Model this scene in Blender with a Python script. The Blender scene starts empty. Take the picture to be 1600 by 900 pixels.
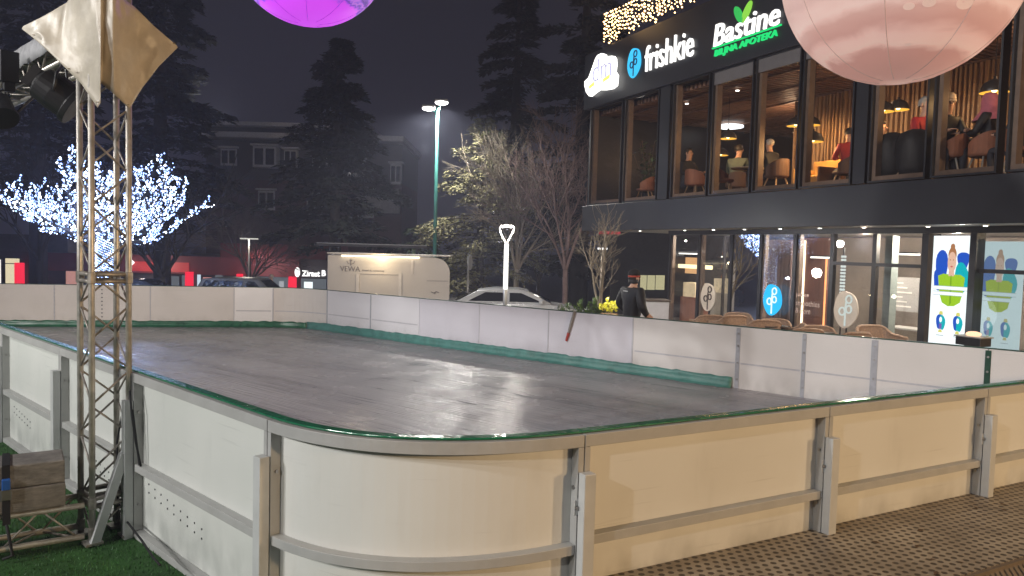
import bpy, bmesh, math, random
from mathutils import Vector, Matrix

S = bpy.context.scene
COL = S.collection
random.seed(11)
V = Vector
PI = math.pi

# ------------------------------------------------------------------ camera
FPX, HORIZON, ROLL, CAMH = 1180.0, 387.0, 0.027, 2.2
PITCH = math.atan((450.0 - HORIZON) / FPX)
cam_data = bpy.data.cameras.new("camera")
cam_data.sensor_width = 36.0
cam_data.lens = 36.0 * FPX / 1600.0
cam_data.clip_start = 0.05
cam_data.clip_end = 2000.0
cam = bpy.data.objects.new("camera", cam_data)
COL.objects.link(cam)
CAM = V((0, 0, CAMH))
RM = Matrix.Rotation(PI / 2 - PITCH, 3, 'X') @ Matrix.Rotation(math.atan(ROLL), 3, 'Z')
cam.matrix_world = Matrix.Translation(CAM) @ RM.to_4x4()
S.camera = cam

# ------------------------------------------------------------------ world, exposure
W = bpy.data.worlds.new("World")
S.world = W
W.use_nodes = True
wn = W.node_tree
bg = wn.nodes["Background"]
tc = wn.nodes.new("ShaderNodeTexCoord")
sep = wn.nodes.new("ShaderNodeSeparateXYZ")
ramp = wn.nodes.new("ShaderNodeValToRGB")
wn.links.new(tc.outputs["Generated"], sep.inputs[0])
wn.links.new(sep.outputs["Z"], ramp.inputs[0])
ramp.color_ramp.elements[0].position = 0.0
ramp.color_ramp.elements[0].color = (0.0225, 0.0210, 0.0300, 1)
ramp.color_ramp.elements[1].position = 0.45
ramp.color_ramp.elements[1].color = (0.0140, 0.0130, 0.0200, 1)
wn.links.new(ramp.outputs[0], bg.inputs[0])
bg.inputs[1].default_value = 1.0
S.view_settings.view_transform = 'Standard'
S.view_settings.look = 'None'
S.view_settings.exposure = 0.0
S.view_settings.gamma = 1.0
S.render.engine = 'CYCLES'
S.cycles.use_denoising = True
S.cycles.max_bounces = 6
S.cycles.transparent_max_bounces = 16
S.cycles.caustics_reflective = False
S.cycles.caustics_refractive = False
S.cycles.sample_clamp_indirect = 4.0

# ------------------------------------------------------------------ geometry helpers
def ray(px, py):
    return RM @ V(((px - 800.0) / FPX, (450.0 - py) / FPX, -1.0))

def at(px, py, Y):
    d = ray(px, py)
    return CAM + d * (Y / d.y)

def atz(px, py, z):
    d = ray(px, py)
    return CAM + d * ((z - CAMH) / d.z)

def proj(p):
    q = RM.transposed() @ (V(p) - CAM)
    return 800 + FPX * q.x / -q.z, 450 - FPX * q.y / -q.z

def on_line(A, B, px, z):
    """Point on the plan line A-B (at height z) which lies in picture column px."""
    A = V((A[0], A[1], z)); B = V((B[0], B[1], z))
    lo, hi = -3.0, 6.0
    def g(t): return proj(A + (B - A) * t)[0] - px
    best = None
    t0 = 0.0
    for _ in range(60):
        e = g(t0); de = (g(t0 + 1e-4) - e) / 1e-4
        t0 -= max(-0.5, min(0.5, e / de))
    return A + (B - A) * t0

# ------------------------------------------------------------------ materials
MATS = {}
def M(name, col, rough=0.6, metal=0.0, var=0.12, scale=6.0, bump=0.0, bscale=80.0, spec=0.5,
      emit=0.0, ecol=None, stretch=None, detail=4.0):
    if name in MATS: return MATS[name]
    m = bpy.data.materials.new(name); m.use_nodes = True
    nt = m.node_tree; b = nt.nodes["Principled BSDF"]
    b.inputs["Roughness"].default_value = rough
    b.inputs["Metallic"].default_value = metal
    b.inputs["Specular IOR Level"].default_value = spec
    t = nt.nodes.new("ShaderNodeTexCoord")
    vec = t.outputs["Object"]
    if stretch:
        mp = nt.nodes.new("ShaderNodeMapping")
        mp.inputs["Scale"].default_value = stretch
        nt.links.new(vec, mp.inputs[0]); vec = mp.outputs[0]
    if var > 0:
        n = nt.nodes.new("ShaderNodeTexNoise")
        n.inputs["Scale"].default_value = scale; n.inputs["Detail"].default_value = detail
        n.inputs["Roughness"].default_value = 0.65
        r = nt.nodes.new("ShaderNodeValToRGB")
        r.color_ramp.elements[0].position = 0.3; r.color_ramp.elements[1].position = 0.7
        r.color_ramp.elements[0].color = tuple(c * (1 - var) for c in col) + (1,)
        r.color_ramp.elements[1].color = tuple(min(1, c * (1 + var)) for c in col) + (1,)
        nt.links.new(vec, n.inputs["Vector"]); nt.links.new(n.outputs["Fac"], r.inputs[0])
        nt.links.new(r.outputs[0], b.inputs["Base Color"])
        rr = nt.nodes.new("ShaderNodeMapRange")
        rr.inputs["To Min"].default_value = max(0.03, rough - 0.1); rr.inputs["To Max"].default_value = min(1, rough + 0.1)
        nt.links.new(n.outputs["Fac"], rr.inputs[0]); nt.links.new(rr.outputs[0], b.inputs["Roughness"])
    else:
        b.inputs["Base Color"].default_value = tuple(col) + (1,)
    if bump > 0:
        n2 = nt.nodes.new("ShaderNodeTexNoise")
        n2.inputs["Scale"].default_value = bscale; n2.inputs["Detail"].default_value = 3
        bp = nt.nodes.new("ShaderNodeBump"); bp.inputs["Strength"].default_value = bump
        bp.inputs["Distance"].default_value = 0.01
        nt.links.new(vec, n2.inputs["Vector"]); nt.links.new(n2.outputs["Fac"], bp.inputs["Height"])
        nt.links.new(bp.outputs[0], b.inputs["Normal"])
    if emit > 0:
        b.inputs["Emission Color"].default_value = tuple(ecol or col) + (1,)
        b.inputs["Emission Strength"].default_value = emit
    MATS[name] = m
    return m

def EM(name, col, strength, sample=True):
    """A surface which gives off light: lamp, screen, lit letter."""
    if name in MATS: return MATS[name]
    m = bpy.data.materials.new(name); m.use_nodes = True
    nt = m.node_tree; nt.nodes.clear()
    e = nt.nodes.new("ShaderNodeEmission"); o = nt.nodes.new("ShaderNodeOutputMaterial")
    e.inputs[0].default_value = tuple(col) + (1,); e.inputs[1].default_value = strength
    nt.links.new(e.outputs[0], o.inputs[0])
    if not sample: m.cycles.emission_sampling = 'NONE'
    MATS[name] = m
    return m

def GLASS(name, tint, refl):
    if name in MATS: return MATS[name]
    m = bpy.data.materials.new(name); m.use_nodes = True
    nt = m.node_tree; nt.nodes.clear()
    tr = nt.nodes.new("ShaderNodeBsdfTransparent"); tr.inputs[0].default_value = tuple(tint) + (1,)
    gl = nt.nodes.new("ShaderNodeBsdfGlossy"); gl.inputs["Roughness"].default_value = 0.015
    lw = nt.nodes.new("ShaderNodeFresnel"); lw.inputs[0].default_value = 1.5
    mr = nt.nodes.new("ShaderNodeMath"); mr.operation = 'MULTIPLY'; mr.inputs[1].default_value = refl
    mx = nt.nodes.new("ShaderNodeMixShader"); o = nt.nodes.new("ShaderNodeOutputMaterial")
    nt.links.new(lw.outputs[0], mr.inputs[0]); nt.links.new(mr.outputs[0], mx.inputs[0])
    nt.links.new(tr.outputs[0], mx.inputs[1]); nt.links.new(gl.outputs[0], mx.inputs[2])
    nt.links.new(mx.outputs[0], o.inputs[0])
    MATS[name] = m
    return m

def WORN(name, col, stain, seed=0.0, low=0.35):
    """Plastic sheet with faint scratches, blotchy stains and splashed dirt along its lower edge."""
    if name in MATS: return MATS[name]
    m = bpy.data.materials.new(name); m.use_nodes = True
    nt = m.node_tree; b = nt.nodes["Principled BSDF"]; b.inputs["Roughness"].default_value = 0.48
    t = nt.nodes.new("ShaderNodeTexCoord")
    def noise(scale, vec_scale, det):
        mp = nt.nodes.new("ShaderNodeMapping"); mp.inputs["Scale"].default_value = vec_scale; mp.inputs["Location"].default_value = (seed, seed * 2, 0)
        n = nt.nodes.new("ShaderNodeTexNoise"); n.inputs["Scale"].default_value = scale; n.inputs["Detail"].default_value = det
        nt.links.new(t.outputs["Object"], mp.inputs[0]); nt.links.new(mp.outputs[0], n.inputs["Vector"]); return n.outputs["Fac"]
    def rng(x, a, b_, c, d):
        r = nt.nodes.new("ShaderNodeMapRange"); nt.links.new(x, r.inputs[0])
        for i, v in enumerate((a, b_, c, d)): r.inputs[i + 1].default_value = v
        return r.outputs[0]
    def mix(fac, ca, cb):
        x = nt.nodes.new("ShaderNodeMix"); x.data_type = 'RGBA'; nt.links.new(fac, x.inputs[0])
        if isinstance(ca, tuple): x.inputs[6].default_value = ca + (1,)
        else: nt.links.new(ca, x.inputs[6])
        x.inputs[7].default_value = cb + (1,); return x.outputs[2]
    c = mix(rng(noise(1.1, (1, 1, 1), 6), 0.42, 0.72, 0.0, 0.34), tuple(col), tuple(stain))
    c = mix(rng(noise(2.0, (0.7, 0.7, 26), 3), 0.64, 0.74, 0.0, 0.22), c, tuple(x * 0.62 for x in stain))
    c = mix(rng(noise(5.0, (1.2, 1.2, 0.22), 4), 0.60, 0.80, 0.0, 0.20), c, tuple(x * 0.8 for x in stain))
    s = nt.nodes.new("ShaderNodeSeparateXYZ"); nt.links.new(t.outputs["Object"], s.inputs[0])
    lo = rng(s.outputs[2], 0.0, low, 1.0, 0.0); ml = nt.nodes.new("ShaderNodeMath"); ml.operation = 'MULTIPLY'
    nt.links.new(lo, ml.inputs[0]); nt.links.new(rng(noise(4.5, (1, 1, 0.6), 7), 0.35, 0.75, 0.0, 0.75), ml.inputs[1])
    c = mix(ml.outputs[0], c, tuple(x * 0.5 for x in stain))
    nt.links.new(c, b.inputs["Base Color"])
    bp = nt.nodes.new("ShaderNodeBump"); bp.inputs["Strength"].default_value = 0.12; bp.inputs["Distance"].default_value = 0.02
    nt.links.new(noise(1.4, (1, 1, 1), 2), bp.inputs["Height"]); nt.links.new(bp.outputs[0], b.inputs["Normal"])
    MATS[name] = m
    return m

# ------------------------------------------------------------------ objects
def org(o):
    p = V((0, 0, 0))
    while o is not None:
        p = p + V(o.location); o = o.parent
    return p

def tag(o, label=None, cat=None, group=None, kind=None):
    if label: o['label'] = label
    if cat: o['category'] = cat
    if group: o['group'] = group
    if kind: o['kind'] = kind
    return o

def thing(name, label, cat, loc=(0, 0, 0), group=None):
    o = bpy.data.objects.new(name, None); COL.objects.link(o)
    o.location = loc; o.empty_display_size = 0.2
    return tag(o, label, cat, group)

def dup(o, parent=None):
    c = o.copy(); COL.objects.link(c)
    if parent is not None: c.parent = parent
    for ch in list(o.children): dup(ch, c)
    return c

class MB:
    def __init__(s): s.v = []; s.f = []; s.m = []; s.cur = 0
    def add(s, vs, fs):
        k = len(s.v); s.v += [V(p) for p in vs]
        for f in fs: s.f.append([i + k for i in f]); s.m.append(s.cur)
        return s
    def box(s, c, size, ax=None):
        c = V(c); a = ax or (V((1, 0, 0)), V((0, 1, 0)), V((0, 0, 1)))
        h = [V(a[i]) * (size[i] / 2) for i in range(3)]
        vs = [c + h[0] * x + h[1] * y + h[2] * z for z in (-1, 1) for y in (-1, 1) for x in (-1, 1)]
        return s.add(vs, [[0, 2, 3, 1], [4, 5, 7, 6], [0, 1, 5, 4], [2, 6, 7, 3], [0, 4, 6, 2], [1, 3, 7, 5]])
    def tube(s, pts, r, n=8, cap=True):
        pts = [V(p) for p in pts]; k = len(pts)
        rs = r if isinstance(r, (list, tuple)) else [r] * k
        vs = []; fs = []
        up = None
        for i, p in enumerate(pts):
            d = (pts[min(i + 1, k - 1)] - pts[max(i - 1, 0)])
            if d.length < 1e-9: d = V((0, 0, 1))
            d.normalize()
            if up is None:
                up = V((0, 0, 1)) if abs(d.z) < 0.9 else V((1, 0, 0))
            a = d.cross(up)
            if a.length < 1e-5: a = d.cross(V((0.3, 1, 0.2)))
            a.normalize(); b = a.cross(d); up = b
            for j in range(n):
                t = 2 * PI * j / n
                vs.append(p + (a * math.cos(t) + b * math.sin(t)) * rs[i])
        for i in range(k - 1):
            for j in range(n):
                j2 = (j + 1) % n
                fs.append([i * n + j, i * n + j2, (i + 1) * n + j2, (i + 1) * n + j])
        if cap:
            fs.append(list(range(n))[::-1]); fs.append([(k - 1) * n + j for j in range(n)])
        return s.add(vs, fs)
    def lathe(s, prof, c=(0, 0, 0), n=20, sx=1, sy=1, cap=True):
        c = V(c); vs = []; fs = []
        for r, z in prof:
            for j in range(n):
                t = 2 * PI * j / n
                vs.append(c + V((r * math.cos(t) * sx, r * math.sin(t) * sy, z)))
        for i in range(len(prof) - 1):
            for j in range(n):
                j2 = (j + 1) % n
                fs.append([i * n + j, i * n + j2, (i + 1) * n + j2, (i + 1) * n + j])
        if cap and prof[0][0] > 1e-4: fs.append(list(range(n))[::-1])
        if cap and prof[-1][0] > 1e-4: fs.append([(len(prof) - 1) * n + j for j in range(n)])
        return s.add(vs, fs)
    def ball(s, c, r, n=12, sc=(1, 1, 1)):
        prof = [(max(1e-5, r * math.sin(PI * i / n)), -r * sc[2] * math.cos(PI * i / n)) for i in range(n + 1)]
        return s.lathe(prof, c, n * 2, sc[0], sc[1])
    def octa(s, c, r):
        c = V(c)
        vs = [c + V(p) * r for p in ((1, 0, 0), (-1, 0, 0), (0, 1, 0), (0, -1, 0), (0, 0, 1), (0, 0, -1))]
        return s.add(vs, [[0, 2, 4], [2, 1, 4], [1, 3, 4], [3, 0, 4], [2, 0, 5], [1, 2, 5], [3, 1, 5], [0, 3, 5]])
    def prism(s, poly, ext):
        n = len(poly); ext = V(ext)
        vs = [V(p) for p in poly] + [V(p) + ext for p in poly]
        fs = [list(range(n))[::-1], [n + i for i in range(n)]]
        for i in range(n):
            j = (i + 1) % n; fs.append([i, j, n + j, n + i])
        return s.add(vs, fs)
    def quad(s, *p):
        return s.add(p, [list(range(len(p)))])
    def sweep(s, path, nrm, a, b, z0, z1):
        """A bar of rectangular section along a plan path: from offset a to b along the normals, from z0 to z1."""
        n = len(path); vs = []; fs = []
        f0 = z0 if callable(z0) else (lambda u: z0)
        f1 = z1 if callable(z1) else (lambda u: z1)
        for i, (p, q) in enumerate(zip(path, nrm)):
            u = i / (n - 1)
            for off, z in ((a, f0(u)), (b, f0(u)), (b, f1(u)), (a, f1(u))):
                vs.append(V((p[0] + q[0] * off, p[1] + q[1] * off, z)))
        for i in range(n - 1):
            for j in range(4):
                k = (j + 1) % 4
                fs.append([i * 4 + j, i * 4 + k, (i + 1) * 4 + k, (i + 1) * 4 + j])
        fs.append([3, 2, 1, 0]); fs.append([(n - 1) * 4 + j for j in range(4)])
        return s.add(vs, fs)
    def build(s, name, mat, parent=None, loc=None, smooth=False, bevel=0.0, sub=0):
        o0 = org(parent) if parent is not None else V(loc or (0, 0, 0))
        me = bpy.data.meshes.new(name)
        me.from_pydata([tuple(p - o0) for p in s.v], [], s.f)
        for m in (mat if isinstance(mat, (list, tuple)) else [mat]): me.materials.append(m)
        me.polygons.foreach_set("material_index", s.m)
        bm = bmesh.new(); bm.from_mesh(me)
        bmesh.ops.recalc_face_normals(bm, faces=bm.faces); bm.to_mesh(me); bm.free()
        if smooth: me.polygons.foreach_set("use_smooth", [True] * len(me.polygons))
        me.update()
        o = bpy.data.objects.new(name, me); COL.objects.link(o)
        if parent is not None: o.parent = parent
        else: o.location = o0
        if bevel > 0:
            md = o.modifiers.new("bevel", 'BEVEL'); md.width = bevel; md.segments = 2
            md.limit_method = 'ANGLE'; md.angle_limit = 0.9
        if smooth == 'angle': pass
        return o

def struct(o): o['kind'] = 'structure'; return o

def text_part(txt, mat, parent, name, c, xd, w, h, depth=0.02, shear=0.0, bold=0.0, mirror=False):
    """Flat lettering standing upright: centred on c, running along the plan direction xd, w wide and h high."""
    cu = bpy.data.curves.new(name, 'FONT'); cu.body = txt; cu.shear = shear; cu.offset = bold
    cu.resolution_u = 3
    ob = bpy.data.objects.new(name, cu); COL.objects.link(ob)
    dg = bpy.context.evaluated_depsgraph_get()
    me = bpy.data.meshes.new_from_object(ob.evaluated_get(dg))
    bpy.data.objects.remove(ob)
    xs = [v.co.x for v in me.vertices]; ys = [v.co.y for v in me.vertices]
    x0, x1, y0, y1 = min(xs), max(xs), min(ys), max(ys)
    xd = V(xd).normalized(); nd = V((xd.y, -xd.x, 0)); c = V(c)
    bm = bmesh.new(); bm.from_mesh(me)
    r = bmesh.ops.extrude_face_region(bm, geom=bm.faces[:])
    new = {e for e in r['geom'] if isinstance(e, bmesh.types.BMVert)}
    pos = {}
    for v in bm.verts:
        X = ((v.co.x - x0) / (x1 - x0) - 0.5) * w
        if mirror: X = -X
        Y = ((v.co.y - y0) / (y1 - y0) - 0.5) * h
        pos[v] = c + xd * X + V((0, 0, Y)) + nd * (depth if v in new else 0.0)
    o0 = org(parent)
    for v, p in pos.items(): v.co = p - o0
    bmesh.ops.recalc_face_normals(bm, faces=bm.faces)
    bm.to_mesh(me); bm.free()
    me.materials.clear(); me.materials.append(mat)
    o = bpy.data.objects.new(name, me); COL.objects.link(o); o.parent = parent
    return o

def lamp(name, loc, power, col, radius=0.1, kind='POINT', spot=None, aim=None, blend=0.5):
    l = bpy.data.lights.new(name, kind); l.energy = power; l.color = col
    l.shadow_soft_size = radius
    if kind == 'SPOT':
        l.spot_size = spot; l.spot_blend = blend
    o = bpy.data.objects.new(name, l); COL.objects.link(o); o.location = loc
    if aim is not None:
        o.rotation_euler = (V(aim) - V(loc)).to_track_quat('-Z', 'Y').to_euler()
    return o

# ------------------------------------------------------------------ the square's own lamps behind the camera, plus one added spot
for p_, q_, w_ in (((-21, -8, 11), (-13.5, 1.7, 0), 7000), ((-17, -3, 9), (-8.6, 2.4, 0), 5400), ((-16, -14, 12), (-8.4, -3.1, 0), 6800), ):
    lamp("plaza_and_fill_lamp", p_, w_, (1.0, 0.98, 0.955), 0.25, 'SPOT', spot=math.radians(94), aim=q_, blend=0.35)
lamp("plaza_and_fill_lamp", (-20, 4, 12), 9800, (1.0, 0.97, 0.93), 0.3, 'SPOT', spot=math.radians(35), aim=(4.7, 15, 1.1), blend=0.5)  # added spot that brightens the far-right boards
lamp("stall_lamp", (16.0, -8.0, 6.0), 6000, (1.0, 0.665, 0.35), 0.35)
lamp("stall_lamp", (20.0, -3.0, 5.0), 5000, (1.0, 0.665, 0.35), 0.35)
# ------------------------------------------------------------------ ground
def ground_z(x, y):
    t = max(0.0, min(1.0, (y - 24.0) / 20.0))
    return -0.52 - 1.40 * t * t * (3 - 2 * t)

def asphalt_mat():
    m = M("wet_paving", (0.055, 0.053, 0.052), rough=0.42, var=0.3, scale=0.6, bump=0.25, bscale=14)
    return m
g = MB()
xs = [-260, -120, -60, -40, -30, -22, -16, -10, -5, 0, 5, 10, 16, 24, 40, 80, 260]
ys = [-60, -20, 0, 10, 18, 24, 26, 28, 30, 32, 34, 36, 38, 40, 42, 44, 48, 60, 100, 200, 420]
for y in ys:
    for x in xs: g.v.append(V((x, y, ground_z(x, y))))
nx = len(xs)
for j in range(len(ys) - 1):
    for i in range(nx - 1):
        k = j * nx + i; g.f.append([k, k + 1, k + nx + 1, k + nx]); g.m.append(0)
struct(g.build("ground", asphalt_mat(), smooth=True))

# ------------------------------------------------------------------ plan of the rink
ZT = 1.02
LA, LB = atz(0, 505, ZT), atz(436, 650, ZT)
RA, RB = atz(903, 672, ZT), atz(1600, 595, ZT)
FA, FB = atz(0, 443, ZT), atz(427, 449, ZT)
QA, QB = atz(512, 453, ZT), atz(1545, 544, ZT)
def gp_(px, Y):
    p = at(px, 400, Y); return V((p.x, Y, 0))
def xy(p): return V((p[0], p[1], 0))
def isect(a, b, c, d):
    a, b, c, d = xy(a), xy(b), xy(c), xy(d)
    r = b - a; s = d - c
    t = (c - a).cross(s).z / r.cross(s).z
    return a + r * t
C_RIGHT = isect(RA, RB, QA, QB)
C_LEFT = isect(LA, LB, FA, FB)
dl = (xy(LB) - xy(LA)).normalized(); dr = (xy(RB) - xy(RA)).normalized()
df = (xy(FB) - xy(FA)).normalized(); dq = (xy(QB) - xy(QA)).normalized()

def hermite(p0, d0, p1, d1, k, n):
    out = []
    m0, m1 = d0 * k, d1 * k
    for i in range(n + 1):
        t = i / n
        out.append(p0 * (2*t**3 - 3*t*t + 1) + m0 * (t**3 - 2*t*t + t) + p1 * (-2*t**3 + 3*t*t) + m1 * (t**3 - t*t))
    return out

def right_normals(path):
    out = []
    for i in range(len(path)):
        d = path[min(i + 1, len(path) - 1)] - path[max(i - 1, 0)]
        d.normalize(); out.append(V((d.y, -d.x, 0)))
    return out

def sub(path, nrm, s0, s1):
    acc = [0.0]
    for i in range(1, len(path)): acc.append(acc[-1] + (path[i] - path[i - 1]).length)
    L = acc[-1]
    if s0 < 0: s0 += L
    if s1 <= 0: s1 += L
    def smp(s):
        for i in range(1, len(acc)):
            if s <= acc[i] + 1e-9:
                t = (s - acc[i - 1]) / (acc[i] - acc[i - 1])
                return path[i - 1].lerp(path[i], t), nrm[i - 1].lerp(nrm[i], t).normalized()
        return path[-1], nrm[-1]
    pts = [smp(s0)] + [(path[i], nrm[i]) for i in range(len(acc)) if s0 + 1e-4 < acc[i] < s1 - 1e-4] + [smp(s1)]
    return [p for p, q in pts], [q for p, q in pts]

# ------------------------------------------------------------------ rink boards, near side (seen from outside)
panel_m = WORN("white_plastic_panel", (0.72, 0.72, 0.68), (0.56, 0.54, 0.48), 3.0)
panel_dirty = WORN("stained_white_panel", (0.70, 0.71, 0.67), (0.52, 0.56, 0.52), 8.0, 0.6)
frame_m = M("grey_painted_steel", (0.42, 0.42, 0.405), rough=0.5, var=0.07, scale=5, bump=0.05, bscale=40)
post_m = M("light_grey_steel_post", (0.54, 0.55, 0.54), rough=0.42, var=0.08, scale=4, metal=0.0, bump=0.05, bscale=30)
bolt_m = M("zinc_bolt", (0.35, 0.34, 0.33), rough=0.35, metal=0.9, var=0.1)
film_m = M("green_plastic_film", (0.012, 0.15, 0.07), rough=0.16, var=0.35, scale=9, bump=0.6, bscale=14, spec=0.8)
screw_m = M("dark_screw_head", (0.07, 0.075, 0.08), rough=0.45, metal=0.6, var=0.1)

def bay(path, z0, zg, rail, label, pm=panel_m, screws=None, support=True, brace=False, support_end=False):
    nr = right_normals(path)
    mid = path[len(path) // 2]
    t = thing("rink_board", label, "rink board", (mid.x, mid.y, z0), "white boards round the ice rink")
    MB().sweep(path, nr, -0.007, 0.007, z0 + 0.012, ZT - 0.004).build("panel", pm, t)
    p, q = sub(path, nr, 0.003, -0.003)
    MB().sweep(p, q, 0.0085, 0.088, ZT - 0.092, ZT - 0.012).build("top_rail", frame_m, t, bevel=0.004)
    MB().sweep(p, q, 0.0085, 0.086, z0 + 0.004, z0 + 0.064).build("bottom_rail", frame_m, t, bevel=0.004)
    p2, q2 = sub(path, nr, 0.05, -0.05)
    r0, r1 = rail
    MB().sweep(p2, q2, 0.0085, 0.083, lambda u: r0 + (r1 - r0) * u - 0.065, lambda u: r0 + (r1 - r0) * u).build("mid_rail", frame_m, t, bevel=0.004)
    for s0, s1 in ((0.003, 0.046), (-0.046, -0.003)):
        p3, q3 = sub(path, nr, s0, s1)
        st = MB().sweep(p3, q3, 0.0085, 0.0865, z0 + 0.066, ZT - 0.094).build("stile", frame_m, t, bevel=0.003)
        # bolts through the inner face of the stile
        for zb in (ZT - 0.36, z0 + 0.30):
            k = 1 if s0 > 0 else 0
            dd = (p3[-1] - p3[0]).normalized() * (1 if k else -1)
            c = p3[-1 if k else 0] + q3[0] * 0.045 + V((0, 0, zb))
            a = dd; b = V((0, 0, 1)); cc = a.cross(b)
            MB().tube([c, c + a * 0.012], 0.013, 6).build("bolt", bolt_m, st)
    MB().sweep(*sub(path, nr, 0.001, -0.001), -0.022, 0.055, ZT - 0.008, ZT + 0.006).build("top_edging", film_m, t, bevel=0.004)
    if screws:
        ss, zz, n, ds, dz = screws
        for i in range(n):
            for r in (0, 1):
                pp, qq = sub(path, nr, ss + i * ds, ss + i * ds + 0.02)
                c = pp[0] + qq[0] * 0.0065 + V((0, 0, zz + i * dz - r * 0.075))
                MB().tube([c, c + qq[0] * 0.005], 0.0085, 7).build("screw", screw_m, t)
    for en in ([0] if support else []) + ([1] if support_end else []):
        c = path[-1 if en else 0]; q = nr[-1 if en else 0]; d = V((-q.y, q.x, 0))
        ax = (d, q, V((0, 0, 1)))
        sp = MB().box(c + q * 0.128 + V((0, 0, (0.77 + zg) / 2)), (0.088, 0.072, 0.77 - zg), ax).build("support_post", post_m, t, bevel=0.005)
        MB().box(c + q * 0.0915 - d * 0.035 + V((0, 0, 0.54)), (0.075, 0.008, 0.10), ax).build("bracket", post_m, sp, bevel=0.003)
        b0 = c + q * 0.095 - d * 0.055 + V((0, 0, 0.54))
        MB().tube([b0, b0 + q * 0.014], 0.014, 6).build("bolt", bolt_m, sp)
        if brace:
            e0 = c + q * 0.15 + V((0, 0, 0.30)); e1 = c + q * 0.40 + V((0, 0, zg + 0.01))
            w = (e1 - e0).normalized()
            MB().box((e0 + e1) / 2, (0.06, 0.075, (e1 - e0).length), (d, w.cross(d), w)).build("brace", post_m, sp, bevel=0.004)
    return t

def lj(px): return xy(on_line(LA, LB, px, ZT))
def rj(px): return xy(on_line(RA, RB, px, ZT))
j_c, j_b, j_a, j_0 = lj(14), lj(107), lj(222), xy(LB)
step = (j_b - j_c).length
j_d = j_c - dl * step; j_e = j_d - dl * step
ZG = -0.47
bay([C_LEFT + dl * 0.1, j_e], ZG, ZG, (0.22, 0.22), "white outer rink board beyond the left picture edge, farthest from the lattice tower", support=False)
bay([j_e, j_d], ZG, ZG, (0.22, 0.22), "white outer rink board just beyond the left picture edge")
bay([j_d, j_c], ZG, ZG, (0.22, 0.22), "white outer rink board cut by the left picture edge, mostly out of view")
bay([j_c, j_b], ZG, ZG, (0.22, 0.22), "white outer rink board left of the lattice tower, behind the strapped block", panel_dirty, (0.25, 0.02, 7, 0.115, -0.012))
bay([j_b, j_a], ZG, ZG, (0.22, 0.22), "white outer rink board directly behind the lattice tower legs", panel_dirty, (0.75, -0.03, 7, 0.115, -0.012))
bay([j_a, j_0], ZG, ZG, (0.20, 0.21), "flat white outer board with two rows of screws between lattice tower and curved corner", panel_dirty, (0.18, 0.035, 9, 0.13, -0.014), brace=True)
corner = hermite(j_0, dl, xy(RA), dr, 2.45, 26)
bay(corner, ZG, ZG, (0.23, 0.29), "curved white rink board forming the rounded near corner", support_end=False)
R1 = xy(RA); R2 = rj(1283); R3 = rj(1530)
rs = (R3 - R2).length
R4 = R3 + dr * rs; R5 = R4 + dr * rs
bay([R1, R2], -0.07, 0.0, (0.335, 0.335), "outer rink board lit orange beside the curved corner, left end of the studded walkway")
bay([R2, R3], -0.07, 0.0, (0.335, 0.335), "outer rink board lit orange in the middle of the studded walkway side")
bay([R3, R4], -0.07, 0.0, (0.335, 0.335), "outer rink board lit orange cut by the right picture edge")
bay([R4, C_RIGHT - dr * 0.02], -0.07, 0.0, (0.335, 0.335), "outer rink board past the right picture edge, next to the rink's right corner")

# ------------------------------------------------------------------ rink boards, far side (seen from inside)
far_mats = {
 'sand': WORN("white_panel_warm", (0.66, 0.625, 0.595), (0.50, 0.47, 0.43), 1.0),
 'white': M("white_panel_new", (0.80, 0.79, 0.79), rough=0.4, var=0.04, scale=1.2),
 'cool': WORN("white_panel_cool", (0.71, 0.70, 0.73), (0.55, 0.54, 0.56), 2.0),
 'lav': WORN("white_panel_lavender", (0.63, 0.615, 0.67), (0.50, 0.49, 0.53), 4.0),
 'grey': WORN("white_panel_grey", (0.67, 0.645, 0.63), (0.52, 0.50, 0.47), 5.0),
}
seam_m = M("grey_joint_profile", (0.36, 0.37, 0.41), rough=0.4, var=0.15, scale=12)
faint_m = M("pale_joint_and_rail_shade", (0.47, 0.465, 0.50), rough=0.45, var=0.1, scale=12)
dkgreen_m = M("dark_green_trim", (0.012, 0.055, 0.035), rough=0.3, var=0.2, scale=10)

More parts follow.
